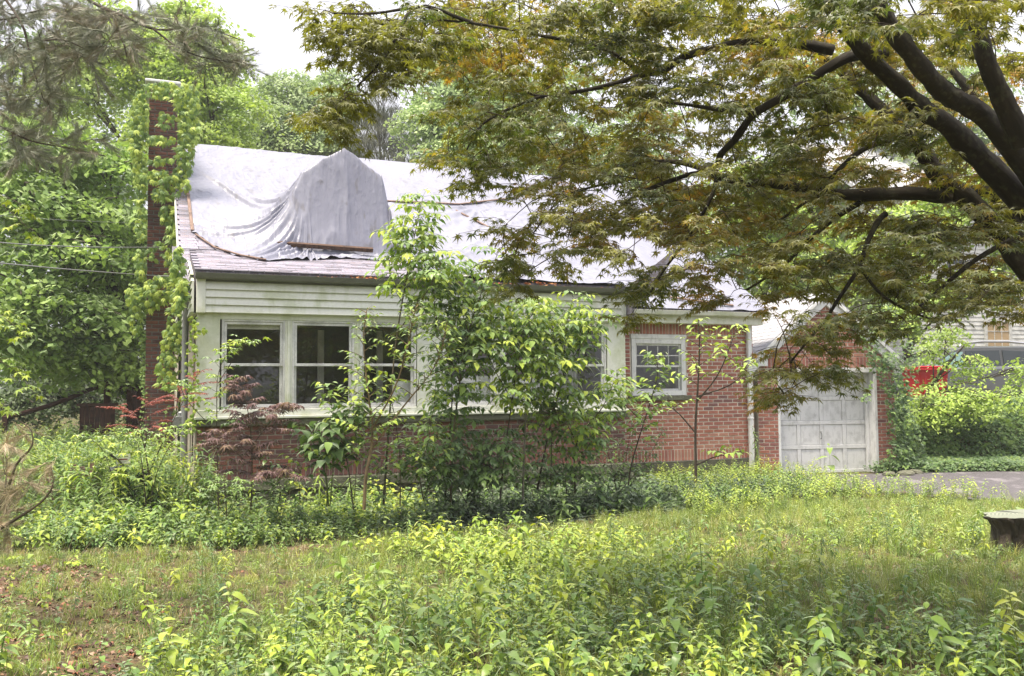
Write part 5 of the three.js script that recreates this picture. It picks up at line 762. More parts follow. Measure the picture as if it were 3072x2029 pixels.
sapling('leafy_bush', 'dark twiggy bush with small leaves at the brick wall right of the porch', { seed: 510, category: 'bush', kind: 'ovate', scale: 0.55, spacing: 0.05, gap: 0.05, reach: 0.3, from: 0.15, mats: [...LM.mid, ...LM.deep, LM.bright[3]], stemMat: MT.twig, rad: 0.008, stems: [[[1850, 1475, 12.4], [1830, 1380, 12.4], [1790, 1270, 12.4]], [[1855, 1475, 12.4], [1880, 1360, 12.4], [1900, 1240, 12.4]], [[1860, 1475, 12.4], [1940, 1380, 12.4], [1990, 1290, 12.4]], [[1840, 1475, 12.4], [1770, 1400, 12.3], [1730, 1320, 12.3]]] });
sapling('leafy_bush', 'broad leaved glossy bush before the brickwork under the second porch window', { seed: 511, category: 'bush', kind: 'broad', scale: 0.9, spacing: 0.08, gap: 0.07, reach: 0.34, from: 0.4, mats: [...LM.mid, ...LM.deep], rad: 0.01, stemMat: MT.greenStem, stems: [[[985, 1520, 10.3], [975, 1420, 10.3], [940, 1330, 10.3], [900, 1270, 10.3]], [[990, 1520, 10.3], [1000, 1400, 10.2], [1030, 1280, 10.2], [1060, 1220, 10.2]], [[980, 1520, 10.3], [980, 1380, 10.1], [985, 1260, 10.1]]] });
sapling('leafy_bush', 'sprawling leafy bush before the dark lower brickwork in the middle of the porch', { seed: 512, category: 'bush', kind: 'elder', scale: 0.8, gap: 0.07, reach: 0.32, from: 0.25, mats: [...LM.deep, ...LM.mid], rad: 0.008, stemMat: MT.twig, stems: [[[1270, 1500, 10.6], [1250, 1400, 10.6], [1220, 1330, 10.6]], [[1270, 1500, 10.6], [1310, 1400, 10.5], [1350, 1330, 10.5]], [[1480, 1500, 11.0], [1470, 1380, 11], [1510, 1290, 11]], [[1480, 1500, 11.0], [1430, 1400, 10.9], [1400, 1330, 10.9]]] });
sapling('leafy_bush', 'tangle of dark glossy saplings before the brickwork under the fourth porch window', { seed: 531, category: 'bush', kind: 'ash', scale: 0.85, gap: 0.08, reach: 0.34, from: 0.2, mats: [...LM.deep, ...LM.mid], rad: 0.008, stemMat: MT.twig, stems: [[[1400, 1510, 11], [1410, 1400, 11], [1400, 1260, 11]], [[1400, 1510, 11], [1340, 1400, 10.9], [1320, 1290, 10.9]], [[1410, 1510, 11], [1480, 1420, 10.9], [1500, 1340, 10.9]]] });
sapling('leafy_bush', 'tangle of dark saplings before the brickwork under the sixth porch window', { seed: 532, category: 'bush', kind: 'elder', scale: 0.85, gap: 0.08, reach: 0.34, from: 0.15, mats: [...LM.deep, ...LM.mid, LM.bright[3]], rad: 0.008, stemMat: MT.twig, stems: [[[1700, 1490, 11.6], [1690, 1390, 11.6], [1650, 1290, 11.6]], [[1700, 1490, 11.6], [1740, 1380, 11.6], [1800, 1290, 11.6]], [[1600, 1490, 11.4], [1570, 1390, 11.4], [1540, 1310, 11.4]]] });
sapling('leafy_bush', 'bush of green saplings rising before the third porch window and the brick below', { seed: 533, category: 'bush', kind: 'ovate', scale: 0.75, spacing: 0.055, gap: 0.07, reach: 0.36, from: 0.2, low: [1.2, 0.8, LM.mid], rad: 0.008, stems: [[[1200, 1520, 10.3], [1200, 1380, 10.3], [1180, 1230, 10.3], [1150, 1110, 10.3]], [[1210, 1520, 10.3], [1270, 1380, 10.3], [1300, 1230, 10.3], [1310, 1120, 10.3]]] });
sapling('leafy_bush', 'bush of young saplings before the second porch window and its sill', { seed: 534, category: 'bush', kind: 'ovate', scale: 0.8, spacing: 0.06, gap: 0.075, reach: 0.36, from: 0.25, low: [1.15, 0.8, LM.mid], rad: 0.008, stems: [[[1060, 1530, 10.2], [1040, 1380, 10.2], [1000, 1240, 10.2], [970, 1150, 10.2]], [[1060, 1530, 10.2], [1070, 1360, 10.1], [1060, 1200, 10.1], [1080, 1080, 10.1]], [[900, 1520, 10.2], [900, 1420, 10.2], [930, 1330, 10.2]]] });
sapling('sapling', 'bright sapling with drooping leaf tips before the fifth and sixth porch windows', { seed: 535, kind: 'elder', scale: 0.95, reach: 0.38, from: 0.42, low: [1.3, 0.75, LM.mid], rad: 0.011, stemMat: MT.twig, stems: [[[1500, 1500, 10.9], [1515, 1350, 10.9], [1540, 1180, 10.9], [1560, 1020, 10.9], [1620, 900, 10.9]], [[1535, 1200, 10.9], [1470, 1080, 10.8], [1450, 1000, 10.8]]] });
sapling('leafy_bush', 'mixed bramble and seedlings in the shade below the stone ledge', { seed: 536, category: 'bush', kind: 'ovate', scale: 0.7, spacing: 0.05, gap: 0.06, reach: 0.3, from: 0.1, mats: [...LM.deep, ...LM.mid], rad: 0.006, stemMat: MT.twig, stems: [[[830, 1540, 10.2], [840, 1460, 10.2], [800, 1380, 10.2]], [[1130, 1530, 10.4], [1140, 1440, 10.4], [1120, 1360, 10.4]], [[1620, 1500, 11.3], [1640, 1420, 11.3], [1600, 1340, 11.3]], [[1320, 1520, 10.8], [1300, 1440, 10.8], [1330, 1370, 10.8]]] });
sapling('maple_sapling', 'young green maple with large lobed leaves before the left corner post of the porch', { seed: 513, kind: 'norway', scale: 0.95, spacing: 0.1, gap: 0.11, reach: 0.34, from: 0.42, low: [1.1, 0.6, LM.mid], rad: 0.009, stems: [[[655, 1530, 10.6], [652, 1380, 10.6], [650, 1240, 10.6], [655, 1120, 10.6], [690, 1040, 10.6]], [[652, 1300, 10.6], [560, 1200, 10.5], [535, 1150, 10.5]], [[655, 1150, 10.6], [720, 1050, 10.5], [745, 1030, 10.5]]] });
sapling('maple_sapling', 'young maple with pale lobed leaves low in the bed below the porch corner', { seed: 514, kind: 'norway', scale: 0.85, spacing: 0.09, gap: 0.07, reach: 0.26, from: 0.4, mats: [...LM.mid, LM.bright[3]], rad: 0.007, stems: [[[680, 1550, 9.8], [675, 1480, 9.8], [670, 1420, 9.8]], [[680, 1550, 9.8], [720, 1480, 9.8], [740, 1440, 9.8]], [[680, 1550, 9.8], [640, 1500, 9.7], [620, 1460, 9.7]]] });
sapling('maple_sapling', 'young maple with drooping lobed leaves over the chimney foot', { seed: 515, kind: 'norway', scale: 1.05, spacing: 0.1, gap: 0.1, reach: 0.4, from: 0.35, low: [0.8, 0.3, LM.mid], rad: 0.009, stemMat: MT.twig, stems: [[[440, 1560, 10.6], [432, 1450, 10.6], [420, 1360, 10.6], [400, 1290, 10.6]], [[440, 1560, 10.6], [470, 1420, 10.5], [520, 1320, 10.5], [560, 1280, 10.5]], [[345, 1540, 11], [335, 1430, 11], [300, 1340, 11], [250, 1310, 11]], [[345, 1540, 11], [350, 1400, 11], [380, 1300, 11]]] });
sapling('maple_sapling', 'wine purple young japanese maple in layered sprays under the first porch window', { seed: 516, kind: 'japanese', mats: LM.purple, scale: 1.15, spacing: 0.045, gap: 0.07, reach: 0.42, from: 0.22, lift: 0.12, rad: 0.009, stemMat: MT.stem, drop: 0.6, stems: [[[752, 1530, 10.2], [756, 1420, 10.2], [752, 1300, 10.2], [735, 1200, 10.2], [700, 1130, 10.2]], [[752, 1400, 10.2], [680, 1330, 10.1], [640, 1290, 10.1]], [[755, 1340, 10.2], [830, 1240, 10.2], [860, 1210, 10.2]], [[755, 1450, 10.1], [820, 1420, 10.0], [860, 1410, 10.0]]] });
sapling('maple_sapling', 'small crimson leaved japanese maple beside the chimney foot', { seed: 517, kind: 'japanese', mats: LM.red, scale: 0.55, spacing: 0.04, gap: 0.1, reach: 0.5, from: 0.62, lift: 0.15, rad: 0.012, stemMat: MT.twig, drop: 0.5, stems: [[[452, 1570, 11.2], [445, 1420, 11.2], [430, 1330, 11.2], [400, 1240, 11.2], [345, 1222, 11.2]], [[435, 1340, 11.2], [450, 1270, 11.1], [470, 1290, 11.1]], [[420, 1290, 11.2], [440, 1220, 11.2], [452, 1205, 11.2]], [[445, 1420, 11.2], [520, 1260, 11.1], [600, 1110, 10.9]]] });
sapling('maple_sapling', 'small bronze green japanese maple before the white sill of the last porch window', { seed: 518, kind: 'japanese', mats: [LM.purple[3], LM.mid[0], LM.purple[3]], scale: 0.8, spacing: 0.045, gap: 0.08, reach: 0.36, from: 0.45, lift: 0.1, rad: 0.007, stemMat: MT.twig, stems: [[[1650, 1490, 11.3], [1655, 1350, 11.3], [1650, 1250, 11.3], [1640, 1210, 11.3]]] });
// leaves of a maple that reaches in at the left edge, close by
sapling('maple_branch', 'yellow green maple branch hanging in at the left edge above the wires', { seed: 519, category: 'branch', kind: 'norway', scale: 0.62, spacing: 0.07, gap: 0.1, reach: 0.16, from: 0.35, lift: -0.1, rad: 0.006, stems: [[[-160, 540, 6.4], [-60, 570, 6.3], [40, 600, 6.2], [95, 640, 6.2]], [[-40, 580, 6.3], [60, 660, 6.2], [100, 710, 6.2]]], mats: LM.bright, drop: 0.9 });
sapling('maple_branch', 'bright leafy maple branch at the left edge below the wires', { seed: 520, category: 'branch', kind: 'norway', scale: 0.62, spacing: 0.065, gap: 0.06, reach: 0.22, from: 0.3, lift: 0, rad: 0.006, stems: [[[-200, 860, 6.6], [-80, 900, 6.4], [20, 960, 6.3], [80, 1010, 6.3]], [[-150, 1000, 6.4], [-40, 1060, 6.3], [40, 1110, 6.3], [100, 1180, 6.3]], [[-180, 1150, 6.4], [-60, 1180, 6.3], [20, 1240, 6.3]]], mats: [...LM.bright, LM.mid[1]], drop: 0.9 });

// ---------------------------------------------------------------- creeper on the chimney and up the porch corner, ivy on the garage and the bank
function vine(name, label, category, o) { // leaves hang from a face; the photograph tells where they are thick
  const { blobs, kind, mats, seed, scale = 1, faceOut = V(Math.sin(TH), 0.25, Math.cos(TH)), depthJit = 0.12, stems = [], stemMat = MT.twig, limit = 290, thick = 1 } = o, r = rng(seed);
  const B = at(blobs[0][0], blobs[0][1], blobs[0][4]), t = thing(name, label, category, B), all = [];
  for (const [x, y, a, b, d, n] of blobs) for (let i = 0; i < n * thick; i++) { const q = Math.sqrt(r()), g = r() * 6.283, p = at(x + Math.cos(g) * q * a, y + Math.sin(g) * q * b, d - r() * depthJit).sub(B), dir = faceOut.clone().multiplyScalar(0.55).add(V(rr(r, -1, 1), rr(r, -1.3, 0.1), rr(r, -0.6, 0.6))).normalize(); all.push([pick(r, LEAF[kind]), pick(r, mats), mtx(p, aim(dir, rr(r, -0.5, 0.5), faceOut.clone().add(V(0, 0.6, 0)).normalize()), scale * rr(r, 0.65, 1.25))]); }
  const rest = new Map(); all.forEach(([g, m, X], i) => { if (i < limit) { const f = part('leaf', g, m, t); X.decompose(f.position, f.quaternion, f.scale); } else { if (!rest.has(m)) rest.set(m, new MB()); rest.get(m).add(g, X); } });
  for (const [m, b] of rest) part('foliage', b.build(), m, t).userData.kind = 'stuff';
  if (stems.length) part('stem', stems.map((s) => tube(s.map(([x, y, d]) => at(x, y, d).sub(B)), 0.012, 0.006, 5, 0.2, 0.2, r)), stemMat, t);
}
vine('creeper_vine', 'light green five leaved creeper hanging over the brick chimney', 'vine', { seed: 541, kind: 'creeper', mats: LM.creeper, scale: 1.1, thick: 2.0, depthJit: 0.4, blobs: [[560, 300, 38, 52, 15.75, 62], [485, 268, 50, 26, 15.75, 44], [570, 385, 26, 60, 15.75, 54], [555, 450, 26, 50, 15.75, 40], [418, 330, 24, 62, 15.9, 56], [410, 415, 22, 60, 15.9, 50], [415, 505, 18, 60, 15.9, 34], [425, 585, 14, 50, 15.9, 20], [548, 520, 24, 55, 15.75, 40], [480, 418, 44, 13, 15.7, 22], [484, 480, 42, 10, 15.7, 18], [482, 528, 46, 22, 15.7, 36], [496, 575, 38, 24, 15.7, 32], [500, 350, 30, 30, 15.7, 14], [470, 750, 34, 30, 15.7, 14], [505, 642, 30, 26, 15.75, 30], [522, 695, 26, 40, 15.75, 44], [530, 765, 34, 50, 15.7, 60], [533, 800, 16, 60, 12.75, 44], [545, 880, 14, 40, 12.6, 26], [420, 680, 12, 60, 15.9, 20], [420, 790, 14, 50, 15.9, 24], [500, 860, 62, 40, 15.7, 70], [440, 890, 55, 40, 15.75, 60], [535, 960, 34, 60, 15.6, 54], [408, 940, 18, 70, 15.9, 32], [515, 1035, 34, 60, 15.6, 46], [500, 1110, 34, 60, 15.6, 44], [400, 880, 26, 30, 15.9, 20]], stems: [[[446, 1400, 15.95], [448, 1100, 15.95], [444, 800, 15.95], [446, 500, 15.95]], [[525, 1300, 15.7], [540, 1000, 15.7], [520, 700, 15.7], [530, 450, 15.7]]] });
vine('ivy_vine', 'fine ivy climbing the left side of the chimney', 'vine', { seed: 542, kind: 'ivy', mats: [...LM.mid, LM.bright[3]], scale: 1.0, limit: 150, blobs: [[428, 980, 12, 70, 15.95, 60], [430, 1120, 12, 80, 15.95, 70], [432, 1260, 14, 80, 15.95, 60], [520, 1240, 30, 60, 15.6, 60]] });
vine('creeper_vine', 'yellow green creeper climbing the left corner of the porch', 'vine', { seed: 543, kind: 'creeper', mats: LM.bright, scale: 0.6, blobs: [[578, 1000, 14, 60, 12.35, 34], [575, 1090, 20, 60, 12.3, 40], [582, 1180, 18, 60, 12.3, 40], [570, 1260, 20, 40, 12.3, 26], [600, 985, 18, 16, 12.25, 12]], stems: [[[575, 1400, 12.38], [580, 1200, 12.38], [584, 960, 12.38]]] });
vine('ivy_vine', 'dark ivy covering the right corner of the garage', 'vine', { seed: 544, kind: 'ivy', mats: [...LM.deep, ...LM.mid], scale: 1.5, faceOut: V(0.2, 0.3, 1), depthJit: 0.35, limit: 300, blobs: [[2640, 1080, 44, 40, 16.8, 130], [2615, 1010, 34, 50, 16.75, 90], [2670, 1120, 40, 60, 16.9, 150], [2695, 1200, 40, 70, 16.95, 190], [2705, 1290, 44, 70, 16.95, 200], [2700, 1370, 44, 40, 16.9, 130], [2735, 1330, 40, 70, 17.1, 140], [2640, 950, 60, 40, 16.9, 110], [2720, 1100, 40, 80, 17.1, 140], [2596, 1195, 12, 14, 16.6, 14], [2608, 1170, 8, 30, 16.55, 8]] });
{ // the ivy that clothes the bank and its foot
  const r = rng(551), G = [0, 1, 2].map((k) => { const q = rng(560 + k), m = new MB(); for (let i = 0; i < 16; i++) m.add(LEAF.ivy[i % 2], mtx(V(rr(q, -0.2, 0.2), rr(q, 0, 0.12), rr(q, -0.2, 0.2)), eul(rr(q, -0.2, 0.9), q() * 6.28, rr(q, -0.5, 0.5)), rr(q, 0.8, 1.4))); return m.build(); }), L = G.map(() => [[], []]);
  for (let i = 0; i < 4200; i++) { const x = rr(r, 6.9, 13), d = rr(r, 16.75 + (x < 8 ? 0 : 0.15), 19.6), y = gh(x, -d), k = i % 3; L[k][0].push(mtx(V(x, y + r() * 0.14, -d + rr(r, -0.05, 0.12)), eul(rr(r, 0, d > 17.5 && d < 18.8 ? 1 : 0.3), rr(r, -0.6, 0.6), 0), rr(r, 0.7, 1.2))); const c = pick(r, [[0.09, 0.18, 0.04], [0.13, 0.23, 0.05], [0.07, 0.14, 0.035], [0.19, 0.29, 0.06]]); L[k][1].push(rgb(...c)); }
  const o = thing('ivy_bank', 'mat of ivy over the bank between the driveway and the raised yard', 'ivy'); o.userData.kind = 'stuff';
  L.forEach(([m, c], k) => inst('ivy', G[k], LMW, m, c, o));
}

// ================================================================ what grows on the ground
{
  const bedEdge = [[-9, 9.6], [-4.5, 9.4], [-3.1, 9.35], [-2.2, 9.75], [-0.9, 10.15], [0.25, 10.85], [1.65, 11.6], [2.6, 12.2], [3.9, 13.2], [5, 13.8]];
  const bed = (x) => curveAt(bedEdge, x) + 0.25 * (noise(x * 1.6, 2, 9) - 0.5);
  const inHouse = (x, d, m = 0) => { const p = V(x, 0, -d).sub(HO), a = p.x * Math.cos(TH) - p.z * Math.sin(TH), b = p.x * Math.sin(TH) + p.z * Math.cos(TH); return a > -0.1 - m && a < 9.9 + m && b < (a < 6.8 ? 0.08 : -0.5) + m && b > -11; };
  const inGarage = (x, d) => x > 4.4 && x < 7.5 && d > 16.6; const onDrive = (x, d) => x > 5.1 + 0.5 * noise(d * 2, 1, 3) && d > lerp(13.7, 11.7, sstep(x, 5.2, 8.5)) + 0.5 * (noise(x * 2, 3, 4) - 0.5) && d < 16.8;
  const free = (x, d, m = 0.05) => !inHouse(x, d, m) && !inGarage(x, d) && !onDrive(x, d);
  // --- plant shapes
  const weed = (seed, o) => { const { h = 0.28, pairs = 5, L = 0.075, W = 0.045, sp = 1.05, droop = 0.5, lean = 0.15, belly = 0.42 } = o, r = rng(seed), m = new MB(), A = r() * 6.28, top = V(Math.cos(A) * lean * h, h, Math.sin(A) * lean * h), c = new THREE.QuadraticBezierCurve3(V(0, 0, 0), V(0, h * 0.6, 0), top); m.add(tube([V(0, 0, 0), c.getPoint(0.5), top], 0.0035, 0.0015, 3)); const b = [0, 1].map((k) => blade(L, W, { n: 4, droop: droop * (1 + 0.5 * k), fold: 0.2, belly, tip: 0.85, twist: k * 0.4 })); for (let i = 0; i < pairs; i++) for (const s of [0, 1]) { const u = lerp(0.28, 1, (i + 0.3 * r()) / (pairs - 0.5)), p = c.getPoint(Math.min(1, u)); m.add(b[(i + s) % 2], mtx(p, eul(-0.35 * sp + 0.3 * r() - (u > 0.9 ? 0.6 : 0), i * 1.57 + s * Math.PI + rr(r, -0.4, 0.4), rr(r, -0.25, 0.25)), rr(r, 0.7, 1.15) * (u > 0.92 ? 0.6 : 1))); } return m.build(); };
  const rosette = (seed, o) => { const { n = 8, L = 0.07, W = 0.065, pet = 0.1 } = o, r = rng(seed), m = new MB(), b = blade(L, W, { n: 4, droop: 0.35, fold: 0.18, belly: 0.33, tip: 0.9 }); for (let i = 0; i < n; i++) { const a = i * 2.4 + r(), e = rr(r, 0.3, 1.1), p = V(Math.cos(a) * pet * Math.cos(e), pet * Math.sin(e), Math.sin(a) * pet * Math.cos(e)).multiplyScalar(rr(r, 0.6, 1.2)); m.add(tube([V(0, 0, 0), p.clone().multiplyScalar(0.5).add(V(0, 0.01, 0)), p], 0.002, 0.0012, 3)); m.add(b, mtx(p, eul(rr(r, -0.1, 0.5), Math.PI / 2 - a, rr(r, -0.3, 0.3)), rr(r, 0.7, 1.2))); } return m.build(); };
  const straps = (seed, o) => { const { n = 14, L = 0.32, W = 0.022, spread = 0.9 } = o, r = rng(seed), m = new MB(); for (let i = 0; i < n; i++) { const a = r() * 6.28, e = rr(r, 0.35, 1.0) * spread; m.add(blade(L * rr(r, 0.6, 1.15), W, { n: 5, droop: rr(r, 0.35, 1.2), fold: 0.5, belly: 0.4, tip: 0.8 }), mtx(V(rr(r, -0.03, 0.03), 0, rr(r, -0.03, 0.03)), eul(-Math.PI / 2 + e, a, 0, 'YXZ'), 1)); } return m.build(); };
  const tuft = (seed, n, L, W, lean) => { const r = rng(seed), m = new MB(); for (let i = 0; i < n; i++) { const a = r() * 6.28, q = 0.05 * Math.sqrt(r()), e = lean * r(), l = L * rr(r, 0.5, 1.2), bx = Math.cos(a * 3.1) * q, bz = Math.sin(a * 3.1) * q, dx = Math.cos(a), dz = Math.sin(a), w = W / 2; const A = m.v(bx - dz * w, 0, bz + dx * w), B = m.v(bx + dz * w, 0, bz - dx * w), x1 = l * 0.55 * Math.sin(e * 0.5), y1 = l * 0.55 * Math.cos(e * 0.5), x2 = l * Math.sin(e), y2 = l * Math.cos(e) * 0.95, C = m.v(bx + dx * x1 + dz * w, y1, bz + dz * x1 - dx * w), D = m.v(bx + dx * x1 - dz * w, y1, bz + dz * x1 + dx * w), E = m.v(bx + dx * x2, y2, bz + dz * x2); m.q(A, B, C, D); m.f(D, C, E); } return m.build(); };
  const WE = [0, 1, 2, 3, 4].map((k) => weed(600 + k, { h: [0.26, 0.2, 0.32, 0.24, 0.16][k], pairs: [5, 4, 6, 5, 4][k], L: [0.08, 0.075, 0.08, 0.06, 0.065][k], W: [0.044, 0.044, 0.04, 0.036, 0.04][k], droop: [0.5, 0.7, 0.6, 0.4, 0.6][k] }));
  const TALL = [0, 1, 2].map((k) => weed(620 + k, { h: [0.5, 0.62, 0.42][k], pairs: [13, 16, 11][k], L: 0.09, W: 0.02, droop: 0.5, lean: 0.2 }));
  const FINE = [0, 1, 2].map((k) => weed(630 + k, { h: [0.3, 0.36, 0.24][k], pairs: 9, L: 0.055, W: 0.02, droop: 0.4, lean: 0.2 }));
  const RO = [0, 1, 2].map((k) => rosette(640 + k, { n: [8, 10, 6][k] })), ST = [0, 1].map((k) => straps(650 + k, { L: [0.34, 0.28][k] })), LY = [0, 1].map((k) => straps(660 + k, { n: 8, L: 0.2, W: 0.05, spread: 0.8 }));
  const GR = [0, 1, 2].map((k) => tuft(670 + k, 30, [0.15, 0.2, 0.12][k], 0.003, 1.45)), SH = [0, 1].map((k) => tuft(680 + k, 22, 0.055, 0.004, 1.2));
  const STALK = tube([V(0, 0, 0), V(0.02, 0.12, 0), V(0.06, 0.26, 0.02)], 0.0016, 0.0008, 3);
  const bare = (x, d) => Math.max(x < -2.0 - (d - 5) * 0.45 && d < 6.15 ? 1 : 0, x < -3.05 - (d - 6.9) * 0.4 && d > 6.8 && d < 8.5 ? 0.9 : 0) * sstep(noise(x * 2, d * 2, 91), 0.25, 0.45);
  const white = LMW, stock = new Map();
  const put = (name, geos, x, d, s, c, r, tilt = 0.15, dy = 0) => { const k = Math.floor(r() * geos.length), key = name + k; if (!stock.has(key)) stock.set(key, { name, g: geos[k], m: [], c: [] }); const q = stock.get(key), v = rr(r, 0.8, 1.25); q.m.push(mtx(V(x, gh(x, -d) + dy, -d), eul(rr(r, -tilt, tilt), r() * 6.283, rr(r, -tilt, tilt)), s)); q.c.push(rgb(c[0] * v * rr(r, 0.92, 1.1), c[1] * v, c[2] * v)); };
  const YG = [[0.31, 0.42, 0.028], [0.25, 0.36, 0.032], [0.38, 0.47, 0.028], [0.19, 0.30, 0.03]], GRN = [[0.12, 0.22, 0.035], [0.15, 0.26, 0.04], [0.095, 0.18, 0.032]], DK = [[0.05, 0.10, 0.03], [0.07, 0.125, 0.035], [0.04, 0.085, 0.028]], GRS = [[0.22, 0.31, 0.04], [0.28, 0.36, 0.05], [0.33, 0.36, 0.075], [0.17, 0.26, 0.045]], DRY = [[0.40, 0.32, 0.16], [0.30, 0.26, 0.12], [0.26, 0.28, 0.09]];
  const r = rng(700), fov = (d) => d * 0.60 + 0.4;
  const scatter = (n, d0, d1, f) => { for (let i = 0; i < n; i++) { const d = Math.sqrt(lerp(d0 * d0, d1 * d1, r())), x = rr(r, -fov(d), fov(d)); f(x, d); } };
  // short turf and thatch everywhere in front of the bed
  scatter(15000, 4.6, 14, (x, d) => { if (d > bed(x) + 0.1 || !free(x, d) || r() < bare(x, d) * 0.92) return; const brown = sstep(d, bed(x) - 0.9, bed(x) - 0.1) * 0.7 + sstep(noise(x * 0.9, d * 0.9, 14), 0.5, 0.75) * 0.6 + (x < -1.6 && d > 5.6 ? 0.35 : 0); if (brown > 0.7 && r() < 0.35) return; put('short_grass', SH, x, d, rr(r, 0.7, 1.5), r() < brown * 0.4 ? pick(r, DRY) : pick(r, GRS), r, 0.3); });
  // longer grass: strip below the bed on the right, the right foreground, tufts elsewhere
  scatter(6000, 4.6, 12.5, (x, d) => { if (d > bed(x) - 0.25 || !free(x, d) || r() < bare(x, d)) return; const w = sstep(noise(x * 0.8 + 3, d * 0.8, 24), 0.36, 0.62) * (x > 0.8 ? 1 : x < -1.8 ? 0.35 : 0.5) + 0.08; if (r() < w) put('grass_tuft', GR, x, d, rr(r, 0.7, 1.35), pick(r, GRS), r, 0.3); });
  // broad leaved weeds of the foreground
  const weedAt = (x, d) => { const a = noise(x * 0.75 + 11, d * 0.75, 34) * 0.7 + noise(x * 2.4, d * 2.4, 35) * 0.3; let k = sstep(a, 0.3, 0.5); if (d > 8.4) k *= 0.7; if (d > 9.2) k *= 0.45; if (x > 0.9) k *= lerp(1, 0.34, sstep(x, 0.8, 1.9)) + (d < 6.0 ? 0.3 : 0); if (x < -1.5) k *= lerp(0.1, 0.8, sstep(d, 6.3, 5.3)) * (x < -2.1 ? 0.22 : 1) + 0.03; return k; };
  scatter(8600, 4.6, 10.4, (x, d) => { if (d > bed(x) - 0.3 || r() > weedAt(x, d) * (1 - 0.85 * bare(x, d))) return; const far = sstep(d, 6.2, 7.6), mapleShade = x > 1.2 ? 0.6 : 0; const c = r() < far - mapleShade * 0.6 ? pick(r, YG) : pick(r, r() < 0.45 + mapleShade * 0.3 ? GRN : YG); r() < 0.82 ? put('weed', WE, x, d, rr(r, 0.35, 1.05) * (r() < 0.09 ? 1.6 : 1), c, r) : put('rosette', RO, x, d, rr(r, 0.5, 1.0), c, r); });  // maple shade at right and brighter light mid-yard put into the leaf colours
  scatter(650, 4.8, 9.5, (x, d) => { if (r() < weedAt(x, d) * 0.6 + 0.1 && d < bed(x) - 0.5) put('tall_weed', TALL, x, d, rr(r, 0.3, 0.8), pick(r, r() < 0.4 ? YG : GRN), r); });
  scatter(1400, 4.8, 9.5, (x, d) => { if (r() < 0.5 && d < bed(x) - 0.3 && r() > bare(x, d)) put('fine_weed', FINE, x, d, rr(r, 0.3, 0.75), pick(r, r() < 0.6 ? YG : GRN), r, 0.3); });
  scatter(500, 4.8, 10, (x, d) => { if (free(x, d) && d < bed(x)) put('dry_stalk', [STALK], x, d, rr(r, 0.5, 1.2), pick(r, DRY), r, 0.5); });
  // the bed before the house
  for (let i = 0; i < 5200; i++) { const x = rr(r, -8.5, 4.6), d0 = bed(x), d = d0 + rr(r, -0.05, 3.4) * Math.pow(r(), 0.7); if (!free(x, d, 0.02) || d > 15) continue; const left = 1 - sstep(x, -1.9, -0.8); if (r() < left) { const hs = 0.4 + 0.7 * noise(x * 1.3, d * 1.3, 71) + 0.3 * sstep(d - d0, 0.2, 0.9); r() < 0.04 ? put('tall_weed', r() < 0.5 ? TALL : FINE, x, d, rr(r, 0.5, 1.0) * hs, pick(r, GRN), r, 0.2) : put('weed', WE, x, d, rr(r, 0.6, 1.25) * hs, pick(r, r() < 0.5 ? YG : GRN), r, 0.25); } else if (x > 1.6 && r() < 0.6) put('day_lily', ST, x, d, rr(r, 0.7, 1.1), pick(r, [...DK, ...GRN]), r); else if (r() < 0.6) put('broad_strap', LY, x, d, rr(r, 0.8, 1.3), pick(r, DK), r); else put('weed', WE, x, d, rr(r, 0.8, 1.4), pick(r, [...DK, ...GRN]), r); }
  // high growth beyond the bed at the left
  for (let i = 0; i < 3400; i++) { const d = rr(r, 11, 24), x = rr(r, -fov(d) - 0.4, -3.7 - (d - 11) * 0.31); if (!free(x, d, 0.15) || Math.hypot(x + 6.1, (d - 12.6) * 0.5) < 0.55) continue; put('tall_weed', r() < 0.5 ? TALL : FINE, x, d, rr(r, 0.9, 1.7), pick(r, r() < 0.45 ? YG : GRN), r, 0.25); }
  // light weeds before the garage and along the driveway
  for (let i = 0; i < 3400; i++) { const x = rr(r, 2.2, 8.2), d = rr(r, 10.3, 16.5); if (!free(x, d, 0.03) || d < bed(x) - 1.1 + 0 * x || (x > 5.2 && d < 11.2)) continue; const k = noise(x * 1.1, d * 1.1, 44); if (r() > 0.35 + k) continue; put('fine_weed', r() < 0.7 ? FINE : WE, x, d, rr(r, 0.55, 1.1), pick(r, YG), r, 0.2); }
  scatter(900, 8.5, 13, (x, d) => { if (x > 2.4 && free(x, d) && d < bed(x) + 1) put('fine_weed', FINE, x, d, rr(r, 0.4, 0.8), pick(r, YG), r); });
  const cover = thing('ground_cover', 'mixed weeds and wild grass covering the yard and the bed before the house', 'ground cover'); cover.userData.kind = 'stuff';
  for (const q of stock.values()) inst(q.name, q.g, white, q.m, q.c, cover);
